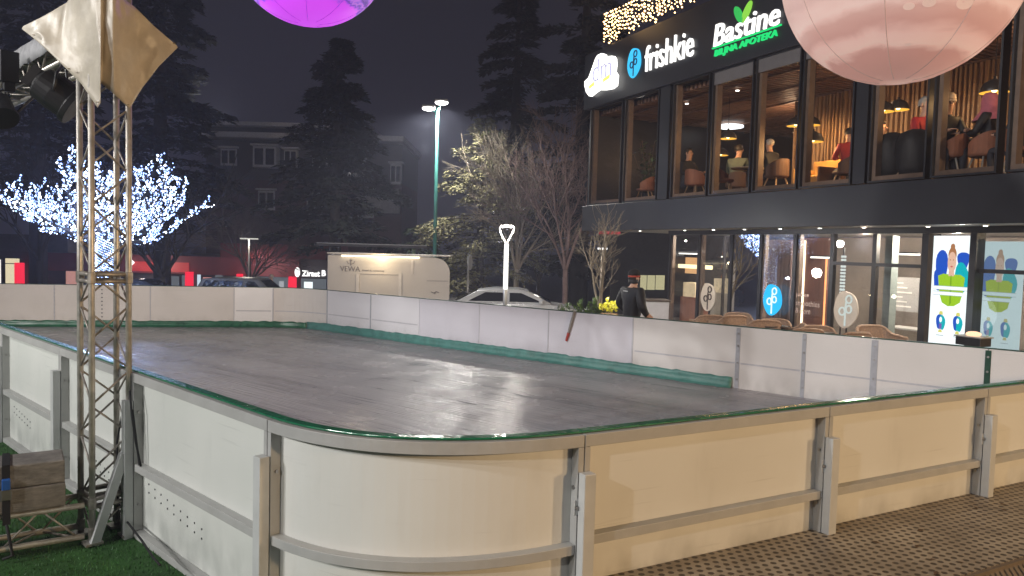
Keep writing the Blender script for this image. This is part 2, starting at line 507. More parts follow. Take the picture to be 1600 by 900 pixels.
def far_bay(path, label, mat, strip=None, midline=False, dots=None, edge=dkgreen_m):
    nr = [-q for q in right_normals(path)]          # away from the ice
    mid = path[len(path) // 2]
    t = thing("rink_board", label, "rink board", (mid.x, mid.y, -0.02), "white boards round the ice rink")
    p, q = sub(path, nr, 0.004, -0.004)
    MB().sweep(p, q, -0.007, 0.007, -0.02, ZT - 0.004).build("panel", far_mats[mat], t)
    MB().sweep(*sub(path, nr, 0.001, -0.001), -0.012, 0.02, ZT - 0.010, ZT + 0.006).build("top_edging", edge, t)
    MB().sweep(p, q, 0.0085, 0.08, ZT - 0.09, ZT - 0.012).build("top_rail", frame_m, t)
    MB().sweep(p, q, 0.0085, 0.08, 0.36, 0.42).build("mid_rail", frame_m, t)
    c, qq = path[0], nr[0]; d = (path[1] - path[0]).normalized()
    MB().box(c + qq * 0.05 + d * 0.03 + V((0, 0, 0.22)), (0.05, 0.075, 1.46), (d, qq, V((0, 0, 1)))).build("stile", frame_m, t)
    if strip:
        w, sm = strip
        st = MB().box(c - qq * 0.0105 + V((0, 0, 0.49)), (w, 0.006, 1.0), (d, qq, V((0, 0, 1)))).build("joint_strip", sm, t)
        if w > 0.04:
            for zb in (0.15, 0.42, 0.70, 0.90):
                b0 = c - qq * 0.0135 + V((0, 0, zb))
                MB().tube([b0, b0 - qq * 0.012], 0.016, 6).build("bolt", bolt_m, st)
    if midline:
        MB().sweep(*sub(path, nr, 0.05, -0.05), -0.0105, -0.0075, 0.40, 0.425).build("rail_shade_strip", faint_m, t)  # stands in for the mid rail's shade showing through the panel
    if dots is not None:
        pp, q2 = sub(path, nr, dots, dots + 0.01)
        for i in range(8):
            c = pp[0] - q2[0] * 0.006 + V((0, 0, 0.24 + 0.095 * i))
            MB().tube([c, c - q2[0] * 0.006], 0.017, 7).build("drain_hole", screw_m, t)
    return t

def fj(px): return xy(on_line(FA, FB, px, ZT))
def qj(px): return xy(on_line(QA, QB, px, ZT))
far_bay([C_LEFT, fj(-60)], "warm white inner board at the far left, past the picture edge", 'sand')
far_bay([fj(-60), fj(85)], "warm white inner board at far left with a vertical row of holes", 'sand', (0.02, faint_m), dots=2.15)
far_bay([fj(85), fj(235)], "warm white inner board behind the lattice tower with a row of holes", 'sand', (0.022, faint_m), dots=1.05)
far_bay([fj(235), fj(366)], "warm white inner board right of the lattice tower below the parked cars", 'sand', (0.022, faint_m))
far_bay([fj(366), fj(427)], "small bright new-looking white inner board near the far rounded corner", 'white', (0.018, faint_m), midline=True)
fc = hermite(xy(FB), df, xy(QA), dq, 1.7, 12)
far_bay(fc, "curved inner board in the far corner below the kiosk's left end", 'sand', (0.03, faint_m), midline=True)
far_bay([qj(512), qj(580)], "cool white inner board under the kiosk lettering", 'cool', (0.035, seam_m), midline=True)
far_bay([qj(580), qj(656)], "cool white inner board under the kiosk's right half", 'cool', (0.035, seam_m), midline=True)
far_bay([qj(656), qj(750)], "lavender tinted inner board below the kiosk's rounded end", 'lav')
far_bay([qj(750), qj(858)], "lavender tinted inner board in front of the silver car", 'lav', (0.015, faint_m))
far_bay([qj(858), qj(990)], "lavender grey inner board with a strap hanging over it", 'lav', (0.025, faint_m))
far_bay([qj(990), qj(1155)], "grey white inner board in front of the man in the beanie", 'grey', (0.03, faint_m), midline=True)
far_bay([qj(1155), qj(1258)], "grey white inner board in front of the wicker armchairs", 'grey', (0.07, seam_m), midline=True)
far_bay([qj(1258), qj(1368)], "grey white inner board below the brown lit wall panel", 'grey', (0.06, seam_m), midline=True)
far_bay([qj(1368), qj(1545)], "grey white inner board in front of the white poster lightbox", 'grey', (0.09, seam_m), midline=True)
far_bay([qj(1545), C_RIGHT - dq * 0.12], "grey white inner board at the right picture edge past the green post", 'grey', (0.07, dkgreen_m))

# ------------------------------------------------------------------ ice
poly = [C_LEFT + df * 0.2] + [j_0 - dl * 0.05] + corner[1:-1] + [R1, C_RIGHT - dr * 0.3] + [qj(1545), qj(512)] + fc[::-1][1:-1] + [fj(0)]
cen = sum(poly, V((0, 0, 0))) / len(poly)
poly = [p + (cen - p).normalized() * 0.03 for p in poly]
ice_m = bpy.data.materials.new("wet_ice"); ice_m.use_nodes = True
nt = ice_m.node_tree; b = nt.nodes["Principled BSDF"]
t_ = nt.nodes.new("ShaderNodeTexCoord"); mp = nt.nodes.new("ShaderNodeMapping"); mp2 = nt.nodes.new("ShaderNodeMapping")
ang = math.atan2(dq.y, dq.x)
for m_, sc in ((mp, (1 / 0.22, 1 / 9.0, 1)), (mp2, (1 / 0.14, 1 / 1.3, 1))):
    m_.vector_type = 'TEXTURE'
    m_.inputs["Rotation"].default_value = (0, 0, ang)
    m_.inputs["Scale"].default_value = sc
    nt.links.new(t_.outputs["Object"], m_.inputs[0])
n1 = nt.nodes.new("ShaderNodeTexNoise"); n1.inputs["Scale"].default_value = 3.0; n1.inputs["Detail"].default_value = 3
n2 = nt.nodes.new("ShaderNodeTexNoise"); n2.inputs["Scale"].default_value = 1.0; n2.inputs["Detail"].default_value = 2
n3 = nt.nodes.new("ShaderNodeTexNoise"); n3.inputs["Scale"].default_value = 1.2; n3.inputs["Detail"].default_value = 4
nt.links.new(mp.outputs[0], n1.inputs["Vector"]); nt.links.new(mp2.outputs[0], n2.inputs["Vector"]); nt.links.new(t_.outputs["Object"], n3.inputs["Vector"])
ad = nt.nodes.new("ShaderNodeMath"); ad.operation = 'ADD'
ml = nt.nodes.new("ShaderNodeMath"); ml.operation = 'MULTIPLY'; ml.inputs[1].default_value = 0.9
nt.links.new(n1.outputs["Fac"], ml.inputs[0]); nt.links.new(ml.outputs[0], ad.inputs[0]); nt.links.new(n2.outputs["Fac"], ad.inputs[1])
r = nt.nodes.new("ShaderNodeValToRGB")
r.color_ramp.elements[0].position = 0.66; r.color_ramp.elements[0].color = (0.168, 0.158, 0.174, 1)
r.color_ramp.elements[1].position = 1.22 if False else 1.0; r.color_ramp.elements[1].color = (0.345, 0.328, 0.345, 1)
nt.links.new(ad.outputs[0], r.inputs[0]); nt.links.new(r.outputs[0], b.inputs["Base Color"])
rr = nt.nodes.new("ShaderNodeMapRange"); rr.inputs["From Min"].default_value = 0.35; rr.inputs["From Max"].default_value = 0.7
rr.inputs["To Min"].default_value = 0.17; rr.inputs["To Max"].default_value = 0.33; b.inputs["Specular IOR Level"].default_value = 0.40
nt.links.new(n3.outputs["Fac"], rr.inputs[0]); nt.links.new(rr.outputs[0], b.inputs["Roughness"])
bp = nt.nodes.new("ShaderNodeBump"); bp.inputs["Strength"].default_value = 1.0; bp.inputs["Distance"].default_value = 0.034
nt.links.new(n1.outputs["Fac"], bp.inputs["Height"]); nt.links.new(bp.outputs[0], b.inputs["Normal"])
struct(MB().prism([V((p.x, p.y, -0.40)) for p in poly], (0, 0, 0.40)).build("ice", ice_m))

# plastic liners folded up at the foot of the far boards
def liner(name, path, label, mat, h, seed):
    rnd = random.Random(seed)
    nr = [-q for q in right_normals(path)]
    L = sum((path[i + 1] - path[i]).length for i in range(len(path) - 1))
    n = int(L / 0.10); mb = MB(); rows = []
    w1 = [rnd.uniform(-1, 1) for _ in range(n + 2)]; w2 = [rnd.uniform(-1, 1) for _ in range(n + 2)]
    for i in range(n + 1):
        p, q = sub(path, nr, min(L - 0.02, i * L / n), min(L - 0.001, i * L / n + 0.015))
        c, o = p[0], q[0]
        a = math.sin(i * 0.55 + w1[i // 9] * 3) * 0.012
        rows.append([c - o * (0.022 + abs(a)) + V((0, 0, h + w1[i] * 0.012)), c - o * (0.028 + a * .7) + V((0, 0, h * 0.6)),
                     c - o * (0.034 + a * .8) + V((0, 0, 0.03)), c - o * (0.07 + w2[i] * 0.012) + V((0, 0, 0.008)), c - o * (0.14 + w2[i] * 0.045) + V((0, 0, 0.004))])
    vs = [v for r_ in rows for v in r_]
    fs = [[i * 5 + j, i * 5 + j + 1, (i + 1) * 5 + j + 1, (i + 1) * 5 + j] for i in range(n) for j in range(4)]
    mb.add(vs, fs)
    o = mb.build(name, mat, loc=rows[n // 2][4], smooth=True)
    md = o.modifiers.new("thickness", 'SOLIDIFY'); md.thickness = 0.003
    return tag(o, label, "liner")
liner("plastic_liner", [fj(-50), xy(FB)] + fc[1:8], "dark green plastic liner along the foot of the far end boards", M("dark_green_liner", (0.02, 0.115, 0.06), rough=0.3, var=0.4, scale=6, bump=0.5, bscale=20), 0.15, 3)
liner("plastic_liner", fc[7:] + [qj(600), qj(800), qj(1000), qj(1150)], "teal plastic liner along the foot of the long right boards", M("teal_liner", (0.065, 0.20, 0.18), rough=0.5, var=0.25, scale=7, bump=0.6, bscale=16), 0.18, 4)

# strap hanging over the far boards
sp0 = on_line(QA, QB, 897, ZT); qn = V((dq.y, -dq.x, 0))
if qn.y > 0: qn = -qn
t = thing("hanging_strap", "grey strap with a red end hanging over the lavender grey board", "strap", (sp0.x, sp0.y, 0.62))
MB().sweep([xy(sp0) + dq * 0.0, xy(sp0) + dq * 0.06], [qn, qn], -0.03, 0.024, ZT + 0.007, ZT + 0.014).build("hook", M("steel_hook", (0.4, 0.4, 0.4), rough=0.35, metal=0.8), t)
pts = [xy(sp0) + qn * 0.03 + dq * (0.03 - 0.16 * u) + V((0, 0, ZT + 0.01 - 0.56 * u)) for u in (0, .25, .5, .75)]
MB().tube(pts, [0.028, 0.026, 0.03, 0.022], 7).build("webbing", M("grey_webbing", (0.22, 0.21, 0.20), rough=0.8, var=0.3, scale=30), t)
MB().tube([pts[-1], pts[-1] - dq * 0.05 - V((0, 0, 0.16))], [0.03, 0.02], 7).build("red_end", M("red_strap_end", (0.35, 0.04, 0.03), rough=0.6), t)

# ------------------------------------------------------------------ studded walkway along the right side
n_ = V((dr.y, -dr.x, 0))
wk = bpy.data.materials.new("studded_walkway"); wk.use_nodes = True
nt = wk.node_tree; b = nt.nodes["Principled BSDF"]; b.inputs["Roughness"].default_value = 0.5
def mth(op, a, bb=None):
    n = nt.nodes.new("ShaderNodeMath"); n.operation = op
    for i, x in enumerate((a, bb)):
        if x is None: continue
        if isinstance(x, (int, float)): n.inputs[i].default_value = x
        else: nt.links.new(x, n.inputs[i])
    return n.outputs[0]
t_ = nt.nodes.new("ShaderNodeTexCoord"); mp = nt.nodes.new("ShaderNodeMapping")
mp.inputs["Rotation"].default_value = (0, 0, -math.atan2(dr.y, dr.x))
nt.links.new(t_.outputs["Object"], mp.inputs[0])
sx = nt.nodes.new("ShaderNodeSeparateXYZ"); nt.links.new(mp.outputs[0], sx.inputs[0])
PX, PY = 0.082, 0.064
row = mth('FLOOR', mth('DIVIDE', sx.outputs[1], PY))
u = mth('ADD', mth('DIVIDE', sx.outputs[0], PX), mth('MULTIPLY', mth('MODULO', mth('ABSOLUTE', row), 2.0), 0.5))
fu = mth('SUBTRACT', mth('FRACT', u), 0.5); fv = mth('SUBTRACT', mth('FRACT', mth('DIVIDE', sx.outputs[1], PY)), 0.5)
dd = mth('SQRT', mth('ADD', mth('POWER', mth('MULTIPLY', fu, 1.15), 2.0), mth('POWER', fv, 2.0)))
hole = nt.nodes.new("ShaderNodeMapRange"); hole.inputs["From Min"].default_value = 0.28; hole.inputs["From Max"].default_value = 0.36
nt.links.new(dd, hole.inputs[0])
ns = nt.nodes.new("ShaderNodeTexNoise"); ns.inputs["Scale"].default_value = 2.2; ns.inputs["Detail"].default_value = 7
nt.links.new(t_.outputs["Object"], ns.inputs["Vector"])
cr = nt.nodes.new("ShaderNodeValToRGB")
cr.color_ramp.elements[0].position = 0.35; cr.color_ramp.elements[0].color = (0.235, 0.19, 0.135, 1)
cr.color_ramp.elements[1].position = 0.7; cr.color_ramp.elements[1].color = (0.43, 0.36, 0.265, 1)
nt.links.new(ns.outputs["Fac"], cr.inputs[0])
mx = nt.nodes.new("ShaderNodeMix"); mx.data_type = 'RGBA'
mx.inputs[6].default_value = (0.06, 0.044, 0.028, 1)
nt.links.new(hole.outputs[0], mx.inputs[0]); nt.links.new(cr.outputs[0], mx.inputs[7]); nt.links.new(mx.outputs[2], b.inputs["Base Color"])
bp = nt.nodes.new("ShaderNodeBump"); bp.inputs["Strength"].default_value = 0.8; bp.inputs["Distance"].default_value = 0.012
nt.links.new(hole.outputs[0], bp.inputs["Height"]); nt.links.new(bp.outputs[0], b.inputs["Normal"])
w0 = R1 - dr * 0.05 + n_ * 0.012; w1 = C_RIGHT + dr * 2.5 + n_ * 0.012
WW = 1.06
struct(MB().prism([w0 + V((0, 0, -0.06)), w1 + V((0, 0, -0.06)), w1 + n_ * WW + V((0, 0, -0.06)), w0 + n_ * WW + V((0, 0, -0.06))], (0, 0, 0.06)).build("walkway", wk, loc=(R2.x, R2.y, 0)))
mb = MB(); L = (w1 - w0).length; k = 0.0
while k < L:
    c = w0 + dr * k + n_ * (WW + 0.035)
    mb.add([c + n_ * -0.033 + V((0, 0, 0.0)), c + dr * 0.035 + n_ * -0.033 + V((0, 0, 0.0)), c + dr * 0.035 + n_ * 0.05 - V((0, 0, 0.09)), c + n_ * 0.05 - V((0, 0, 0.09)),
            c + n_ * -0.033 - V((0, 0, 0.1)), c + dr * 0.035 + n_ * -0.033 - V((0, 0, 0.1)), c + dr * 0.035 + n_ * 0.05 - V((0, 0, 0.1)), c + n_ * 0.05 - V((0, 0, 0.1))],
           [[0, 1, 2, 3], [7, 6, 5, 4], [0, 4, 5, 1], [1, 5, 6, 2], [2, 6, 7, 3], [3, 7, 4, 0]])
    k += 0.06
ramp_m = M("brown_rubber", (0.16, 0.12, 0.08), rough=0.6, var=0.25, scale=5)
mb.cur = 0
mb.sweep([w0 + n_ * WW, w1 + n_ * WW], [n_, n_], 0.003, 0.03, -0.12, -0.006)
struct(mb.build("walkway_kerb", ramp_m, loc=(R2.x, R2.y, 0)))
struct(MB().prism([w0 + n_ * 0.1 + V((0, 0, -0.5)), w1 + n_ * 0.1 + V((0, 0, -0.5)), w1 + n_ * (WW - .1) + V((0, 0, -0.5)), w0 + n_ * (WW - .1) + V((0, 0, -0.5))], (0, 0, 0.437)).build("walkway_base", M("dark_timber", (0.05, 0.04, 0.03), rough=0.8)))

# ------------------------------------------------------------------ raised terrace between the rink and the building
qo = V((-dq.y, dq.x, 0)); qo = qo if qo.y > 0 else -qo
te = [qj(800) + qo * 0.15, C_RIGHT + dq * 6 + qo * 0.15, C_RIGHT + dq * 6 + qo * 14, gp_(1010, 26.0), gp_(840, 26.0)]
struct(MB().prism([V((p.x, p.y, -0.62)) for p in te], (0, 0, 0.62)).build("terrace", M("terrace_paving", (0.12, 0.11, 0.105), rough=0.5, var=0.25, scale=1.5, bump=0.3, bscale=20)))

# ------------------------------------------------------------------ turf on the left
turf_m = M("artificial_turf", (0.022, 0.085, 0.012), rough=0.75, var=0.45, scale=2.0, bump=0.6, bscale=60)
ln = V((dl.y, -dl.x, 0))
tp = [j_e + ln * 0.02, j_0 + ln * 0.05, corner[12] * 1.0 + V((0, -0.1, 0)), V((0.1, 2.6, 0)), V((-2.5, 2.2, 0)), V((-14, 4, 0)), V((-18, 13, 0))]
struct(MB().prism([V((p.x, p.y, -0.515)) for p in tp], (0, 0, 0.05)).build("turf", turf_m))
blade_m = M("turf_blade", (0.030, 0.115, 0.016), rough=0.6, var=0.5, scale=3.0)
mb = MB(); rnd = random.Random(5)
def inside(p):
    c = False
    for i in range(len(tp)):
        a, b2 = tp[i], tp[i - 1]
        if (a.y > p.y) != (b2.y > p.y) and p.x < (b2.x - a.x) * (p.y - a.y) / (b2.y - a.y) + a.x: c = not c
    return c
cnt = 0
while cnt < 26000:
    y = rnd.uniform(4.6, 10.5); x = rnd.uniform(-8.5, -1.9)
    if y > 7.5 and rnd.random() < 0.55: continue
    p = V((x, y, 0))
    if not inside(p): continue
    a = rnd.uniform(0, PI); h = rnd.uniform(0.014, 0.034); w = rnd.uniform(0.003, 0.006)
    e = V((math.cos(a), math.sin(a), 0)) * w
    tip = V((rnd.uniform(-.014, .014), rnd.uniform(-.014, .014), h))
    k = len(mb.v); q = p + V((0, 0, -0.466))
    mb.v += [q - e, q + e, q + tip]; mb.f.append([k, k + 1, k + 2]); mb.m.append(0); cnt += 1
tag(mb.build("turf_blades", blade_m), "short green artificial grass in the lower left corner", "grass", kind="stuff")
# a few wet leaves and scraps lying on the walkway and the turf
rnd = random.Random(17)
for k in range(16):
    s_ = rnd.uniform(0.4, 4.6); c = R1 + dr * s_ + n_ * rnd.uniform(0.16, 0.98); c.z = 0.004
    a = rnd.uniform(0, 2 * PI); L_ = rnd.uniform(0.022, 0.045); e = V((math.cos(a), math.sin(a), 0)); f_ = V((-e.y, e.x, 0))
    mb = MB(); mb.add([c - e * L_, c - f_ * L_ * .45 + UZ_ * .004 if False else c - f_ * L_ * .45 + V((0, 0, .006)), c + e * L_ + V((0, 0, .004)), c + f_ * L_ * .45 + V((0, 0, .007)), c + V((0, 0, 0.001))], [[0, 1, 4], [1, 2, 4], [2, 3, 4], [3, 0, 4]])
    tag(mb.build("fallen_leaf", M("wet_leaf", (0.10, 0.055, 0.025), rough=0.5, var=0.4, scale=20), loc=tuple(c)), "small brown fallen leaf lying on the studded walkway", "leaf", "fallen leaves on the walkway")
# ------------------------------------------------------------------ lattice tower, overhead beam, base beam
alu = M("weathered_aluminium", (0.52, 0.49, 0.44), rough=0.42, metal=0.55, var=0.25, scale=9, bump=0.1, bscale=50)
alu_d = M("worn_aluminium", (0.36, 0.33, 0.29), rough=0.45, metal=0.5, var=0.4, scale=14, bump=0.15, bscale=60)
L2 = V((-3.569, 6.40, 0)); th = math.radians(46.4); SS = 0.298
tr = V((math.cos(th), math.sin(th), 0)); tb = V((-math.sin(th), math.cos(th), 0))
legs = [L2, L2 + tr * SS, L2 + tr * SS + tb * SS, L2 + tb * SS]
UZ = V((0, 0, 1))
def truss(root, O, along, a, b2, length, first=0, pitch=0.30, r=0.0255, rd=0.0095, zig=True):
    """Square lattice beam: four chords starting at O, O+a, O+a+b, O+b, zigzag bracing on the four faces."""
    cs = [O, O + a, O + a + b2, O + b2]
    for c in cs:
        MB().tube([c, c + along * length], r, 12).build("chord", alu, root, smooth=True)
    n = int(length / pitch)
    for i in range(4):
        p, q = cs[i], cs[(i + 1) % 4]
        for k in range(n):
            s, e = (p, q) if (k + i) % 2 == first else (q, p)
            MB().tube([s + along * (k * pitch + 0.05), e + along * ((k + 1) * pitch + 0.03)], rd, 6).build("diagonal", alu_d, root, smooth=True)
Z0, Z1 = -0.43, 4.25
tw = thing("lattice_tower", "upright square aluminium lattice tower standing against the left boards", "truss tower", (L2.x, L2.y, Z0))
truss(tw, L2 + V((0, 0, Z0)), UZ, tr * SS, tb * SS, Z1 - Z0, pitch=0.285)
for zc in (1.815, 1.875, -0.06, -0.13):
    for i in range(4):
        MB().tube([legs[i] + UZ * zc, legs[(i + 1) % 4] + UZ * zc], 0.019 if zc > 1 else 0.024, 8).build("ring_bar", alu_d, tw, smooth=True)
for zc in (1.845, -0.10, -0.36):
    for i in range(4):
        MB().lathe([(0.026, -0.05), (0.034, -0.045), (0.034, 0.045), (0.026, 0.05)], legs[i] + UZ * zc, 10).build("coupler", alu_d, tw)
for i in range(4):
    MB().box(legs[i] + UZ * (Z0 - 0.012), (0.14, 0.14, 0.02), (tr, tb, UZ)).build("foot_plate", alu_d, tw)

# beam lying on the turf, running left from the tower
bd = -(tr * 0.97 + tb * -0.22).normalized()
bl = thing("base_beam", "aluminium lattice beam lying on the turf left of the tower", "truss beam", (L2.x - 0.6, L2.y - 0.3, -0.44))
O = L2 + bd * 0.06 + UZ * -0.375
bb = V((-bd.y, bd.x, 0)); bb = bb if bb.y > 0 else -bb
truss(bl, O, bd, UZ * 0.27, bb * 0.29, 2.3, pitch=0.28)
# block on the beam, strapped down
blk = thing("ballast_block", "weathered grey brown ballast block strapped on the beam left of the tower", "block", tuple(O + bd * 0.9 + UZ * 0.30))
wood = M("weathered_block", (0.20, 0.185, 0.165), rough=0.85, var=0.35, scale=7, bump=0.5, bscale=30, stretch=(1, 1, 3))
c0 = O + bd * 0.14 - bb * 0.05 + UZ * 0.302
for k, (h0, h1, ins) in enumerate(((0.0, 0.20, 0.0), (0.204, 0.395, 0.004))):
    cc = c0 + bd * 0.65 + bb * 0.2 + UZ * ((h0 + h1) / 2)
    MB().box(cc, (1.3 - ins * 2, 0.40 - ins * 2, h1 - h0), (bd, bb, UZ)).build("slab", wood, blk, bevel=0.012)
st = thing("ratchet_strap", "black ratchet strap with a blue buckle round the grey ballast block", "strap", tuple(c0 + bd * 0.62))
black = M("black_webbing", (0.012, 0.012, 0.013), rough=0.8, var=0.2, scale=40)
sc = c0 + bd * 0.415
MB().box(sc - bb * 0.006 + UZ * 0.16, (0.055, 0.006, 0.49), (bd, bb, UZ)).build("webbing", black, st)
MB().box(sc + bb * 0.2 + UZ * 0.402, (0.055, 0.42, 0.006), (bd, bb, UZ)).build("webbing", black, st)
MB().box(sc - bb * 0.03 + UZ * 0.255, (0.06, 0.04, 0.09), (bd, bb, UZ)).build("buckle", M("blue_buckle", (0.02, 0.11, 0.42), rough=0.4), st, bevel=0.008)
MB().box(sc - bb * 0.03 + UZ * 0.17, (0.075, 0.03, 0.09), (bd, bb, UZ)).build("ratchet", M("steel_ratchet", (0.25, 0.25, 0.24), rough=0.4, metal=0.8), st, bevel=0.006)
MB().tube([sc - bb * 0.012 + UZ * -0.08, sc - bb * 0.03 + bd * -0.02 + UZ * -0.2, sc - bb * 0.05 + bd * -0.04 + UZ * -0.33, sc - bb * 0.06 + bd * 0.03 + UZ * -0.345], 0.012, 6).build("tail", black, st, smooth=True)

# cable down the tower and along the board foot
def P3(px, py, Y): return at(px, py, Y)
cb = MB().tube([P3(203, 610, 6.55), P3(205, 640, 6.5), P3(212, 690, 6.5), P3(221, 733, 6.52), P3(219, 738, 6.55), P3(207, 640, 6.56), P3(192, 640, 6.6), P3(183, 690, 6.68), P3(184, 780, 6.72),
               P3(196, 812, 6.6), P3(222, 845, 6.1), P3(240, 872, 5.75), P3(250, 883, 5.62)], 0.009, 6).build("cable", black, loc=tuple(P3(195, 700, 6.6)), smooth=True)
tag(cb, "thin black cable looped down the lattice tower to the board foot", "cable")

# overhead beam along the rink's left side
od = V((-0.715, 0.70, 0)).normalized(); on = V((-od.y, od.x, 0))
ob = thing("overhead_beam", "horizontal lattice beam running left from the tower top under the tarp", "truss beam", tuple(L2 + UZ * 3.7))
OO = L2 + od * 0.25 + UZ * 3.78 + V((-0.02, 0.02, 0))
truss(ob, OO, od, UZ * 0.29, tr * 0.29, 5.2, pitch=0.29)
# grey plastic wrap over the top of the beam
wrap = MB(); rnd = random.Random(2)
rows = []
for i in range(30):
    s = 0.72 + i * 0.16
    c = OO + od * s
    j = lambda a: rnd.uniform(-a, a)
    rows.append([c - tr * 0.04 + UZ * (0.13 + j(.02)), c - tr * 0.045 + UZ * (0.24 + j(.01)), c - tr * 0.03 + UZ * (0.335 + j(.008)), c + tr * 0.15 + UZ * (0.345 + j(.012)), c + tr * 0.33 + UZ * (0.325 + j(.01)), c + tr * 0.345 + UZ * (0.05 + j(.02))])
wrap.add([v for r_ in rows for v in r_], [[i * 6 + j, i * 6 + j + 1, (i + 1) * 6 + j + 1, (i + 1) * 6 + j] for i in range(29) for j in range(5)])
wo = wrap.build("plastic_wrap", M("grey_plastic_sheet", (0.42, 0.42, 0.43), rough=0.22, var=0.2, scale=5, bump=0.8, bscale=9, spec=0.7), loc=tuple(OO), smooth=True)
wo.modifiers.new("t", 'SOLIDIFY').thickness = 0.004
tag(wo, "shiny grey plastic sheet wrapped over the overhead lattice beam", "plastic sheet")

# tarp hung over the top of the tower
def tarp():
    mb = MB(); rnd = random.Random(4)
    N = 26
    G = {}
    from mathutils import noise
    # left face: from the ridge outwards to the left corner; right face: from the ridge to the right corner
    def face(kind):
        # quad corners as points in space: (top ridge, bottom ridge, outer corner, top outer)
        if kind == 'L':
            A, B, C, D = P3(148, -60, 6.33), P3(152, 168, 6.24), P3(35, 43, 6.75), P3(100, -10, 6.9)
            T = P3(104, 4, 6.7)
            return [(A, B), (P3(125, -25, 6.45), P3(127, 131, 6.40)), (T, P3(88, 92, 6.52)), (P3(70, 24, 6.68), P3(60, 66, 6.62)), (P3(36, 41, 6.76), P3(34, 45, 6.76))]
        return [(P3(164, -60, 6.36), P3(158, 130, 6.30)), (P3(176, -50, 6.28), P3(178, 147, 6.30)), (P3(186, -8, 6.38), P3(203, 169, 6.46)), (P3(212, 12, 6.6), P3(222, 138, 6.58)), (P3(240, 40, 6.7), P3(248, 104, 6.7)), (P3(276, 71, 6.86), P3(278, 74, 6.86))]
    strip = face('L')[::-1] + [(P3(158, -60, 6.30), P3(157, 160, 6.22))] + face('R')
    # fine sampling
    cols = []
    for i in range(len(strip) - 1):
        K = 8
        for k in range(K + (1 if i == len(strip) - 2 else 0)):
            t = k / K
            cols.append((strip[i][0].lerp(strip[i + 1][0], t), strip[i][1].lerp(strip[i + 1][1], t)))
    R = 22
    for a, c in cols:
        for j in range(R + 1):
            p = a.lerp(c, j / R)
            d = (p - CAM).normalized()
            nz = noise.noise(p * 3.1) * 0.045 + noise.noise(p * 7.3 + V((3, 1, 5))) * 0.024 + noise.noise(V((p.x * 14, p.y * 14, p.z * 3))) * 0.009 + (abs(noise.noise(p * 4.4 + V((7, 2, 1)))) ** 0.6 - 0.4) * 0.05
            mb.v.append(p + d * nz)
    for i in range(len(cols) - 1):
        for j in range(R):
            k = i * (R + 1) + j
            mb.f.append([k, k + 1, k + R + 2, k + R + 1]); mb.m.append(0)
    # back half so that it wraps the tower: two more panels behind
    k0 = len(mb.v)
    tl, rr_ = strip[0], strip[-1]
    back = [strip[0][0], strip[0][1], strip[-1][0], strip[-1][1]]
    top = L2 + (tr + tb) * SS / 2 + UZ * 4.42
    mb.v += [back[0], back[2], legs[2] + tr * .1 + tb * .1 + UZ * 4.3, legs[2] + tr * .1 + tb * .1 + UZ * 3.6]
    mb.f.append([k0, k0 + 2, k0 + 3]); mb.m.append(0)
    mb.f.append([k0 + 1, k0 + 3, k0 + 2]); mb.m.append(0)
    return mb
to = tarp().build("tarp", M("cream_tarpaulin", (0.50, 0.45, 0.365), rough=0.42, var=0.16, scale=3.5, bump=0.6, bscale=9), loc=tuple(L2 + UZ * 4.0), smooth=True)
to.modifiers.new("t", 'SOLIDIFY').thickness = 0.004
tag(to, "cream tarpaulin draped over the top of the lattice tower", "tarpaulin")
for px, py, Y in ((53, 55, 6.63), (108, 108, 6.42), (272, 68, 6.82), (152, 160, 6.2), (200, 164, 6.42)):
    c = P3(px, py, Y - 0.03)
    MB().lathe([(0.012, 0), (0.012, 0.004), (0.005, 0.006)], c, 10).build("eyelet", M("brass_eyelet", (0.2, 0.16, 0.1), rough=0.4, metal=0.8), to)

# floodlights hanging from the overhead beam
lampblack = M("black_lamp_housing", (0.014, 0.014, 0.015), rough=0.45, var=0.2, scale=10)
lens_m = M("dark_lens", (0.06, 0.06, 0.065), rough=0.12, var=0.05, spec=0.9)
def floodlight(label, hang, c, aim, R=0.16, Lh=0.34):
    t = thing("stage_floodlight", label, "floodlight", tuple(c), "black floodlights on the overhead beam")
    w = (V(aim) - V(c)).normalized(); c = V(c)
    q = w.to_track_quat('Z', 'Y')
    prof = [(R * 0.55, -Lh * 0.55), (R * 0.86, -Lh * 0.45), (R * 0.95, -Lh * 0.1), (R * 0.95, Lh * 0.3), (R * 1.08, Lh * 0.32), (R * 1.08, Lh * 0.46), (R * 0.95, Lh * 0.46)]
    mb = MB(); mb.lathe([(1e-4, -Lh * 0.55)] + prof, (0, 0, 0), 24)
    mb.v = [c + q @ p for p in mb.v]; mb.build("housing", lampblack, t, smooth=False, bevel=0.004)
    mb = MB(); mb.lathe([(1e-4, Lh * 0.43), (R * 0.94, Lh * 0.40)], (0, 0, 0), 24); mb.v = [c + q @ p for p in mb.v]
    mb.build("lens", lens_m, t)
    for k in range(-3, 4):
        mb = MB(); mb.box((0, 0, -Lh * 0.2 + 0) if False else (k * R * 0.24, 0, -Lh * 0.62), (0.008, R * 1.1, 0.07)); mb.v = [c + q @ p for p in mb.v]
        mb.build("cooling_fin", lampblack, t)
    side = w.cross(UZ).normalized()
    h = V(hang)
    MB().tube([c + side * (R * 1.12), c + side * (R * 1.2) + (h - c) * 0.55, h + side * 0.03], 0.013, 6).build("yoke", lampblack, t, smooth=True)
    MB().tube([c - side * (R * 1.12), c - side * (R * 1.2) + (h - c) * 0.55, h - side * 0.03], 0.013, 6).build("yoke", lampblack, t, smooth=True)
    MB().lathe([(0.03, -0.04), (0.045, -0.035), (0.045, 0.035), (0.03, 0.04)], h, 10).build("clamp", lampblack, t)
c1 = P3(92, 148, 6.75)
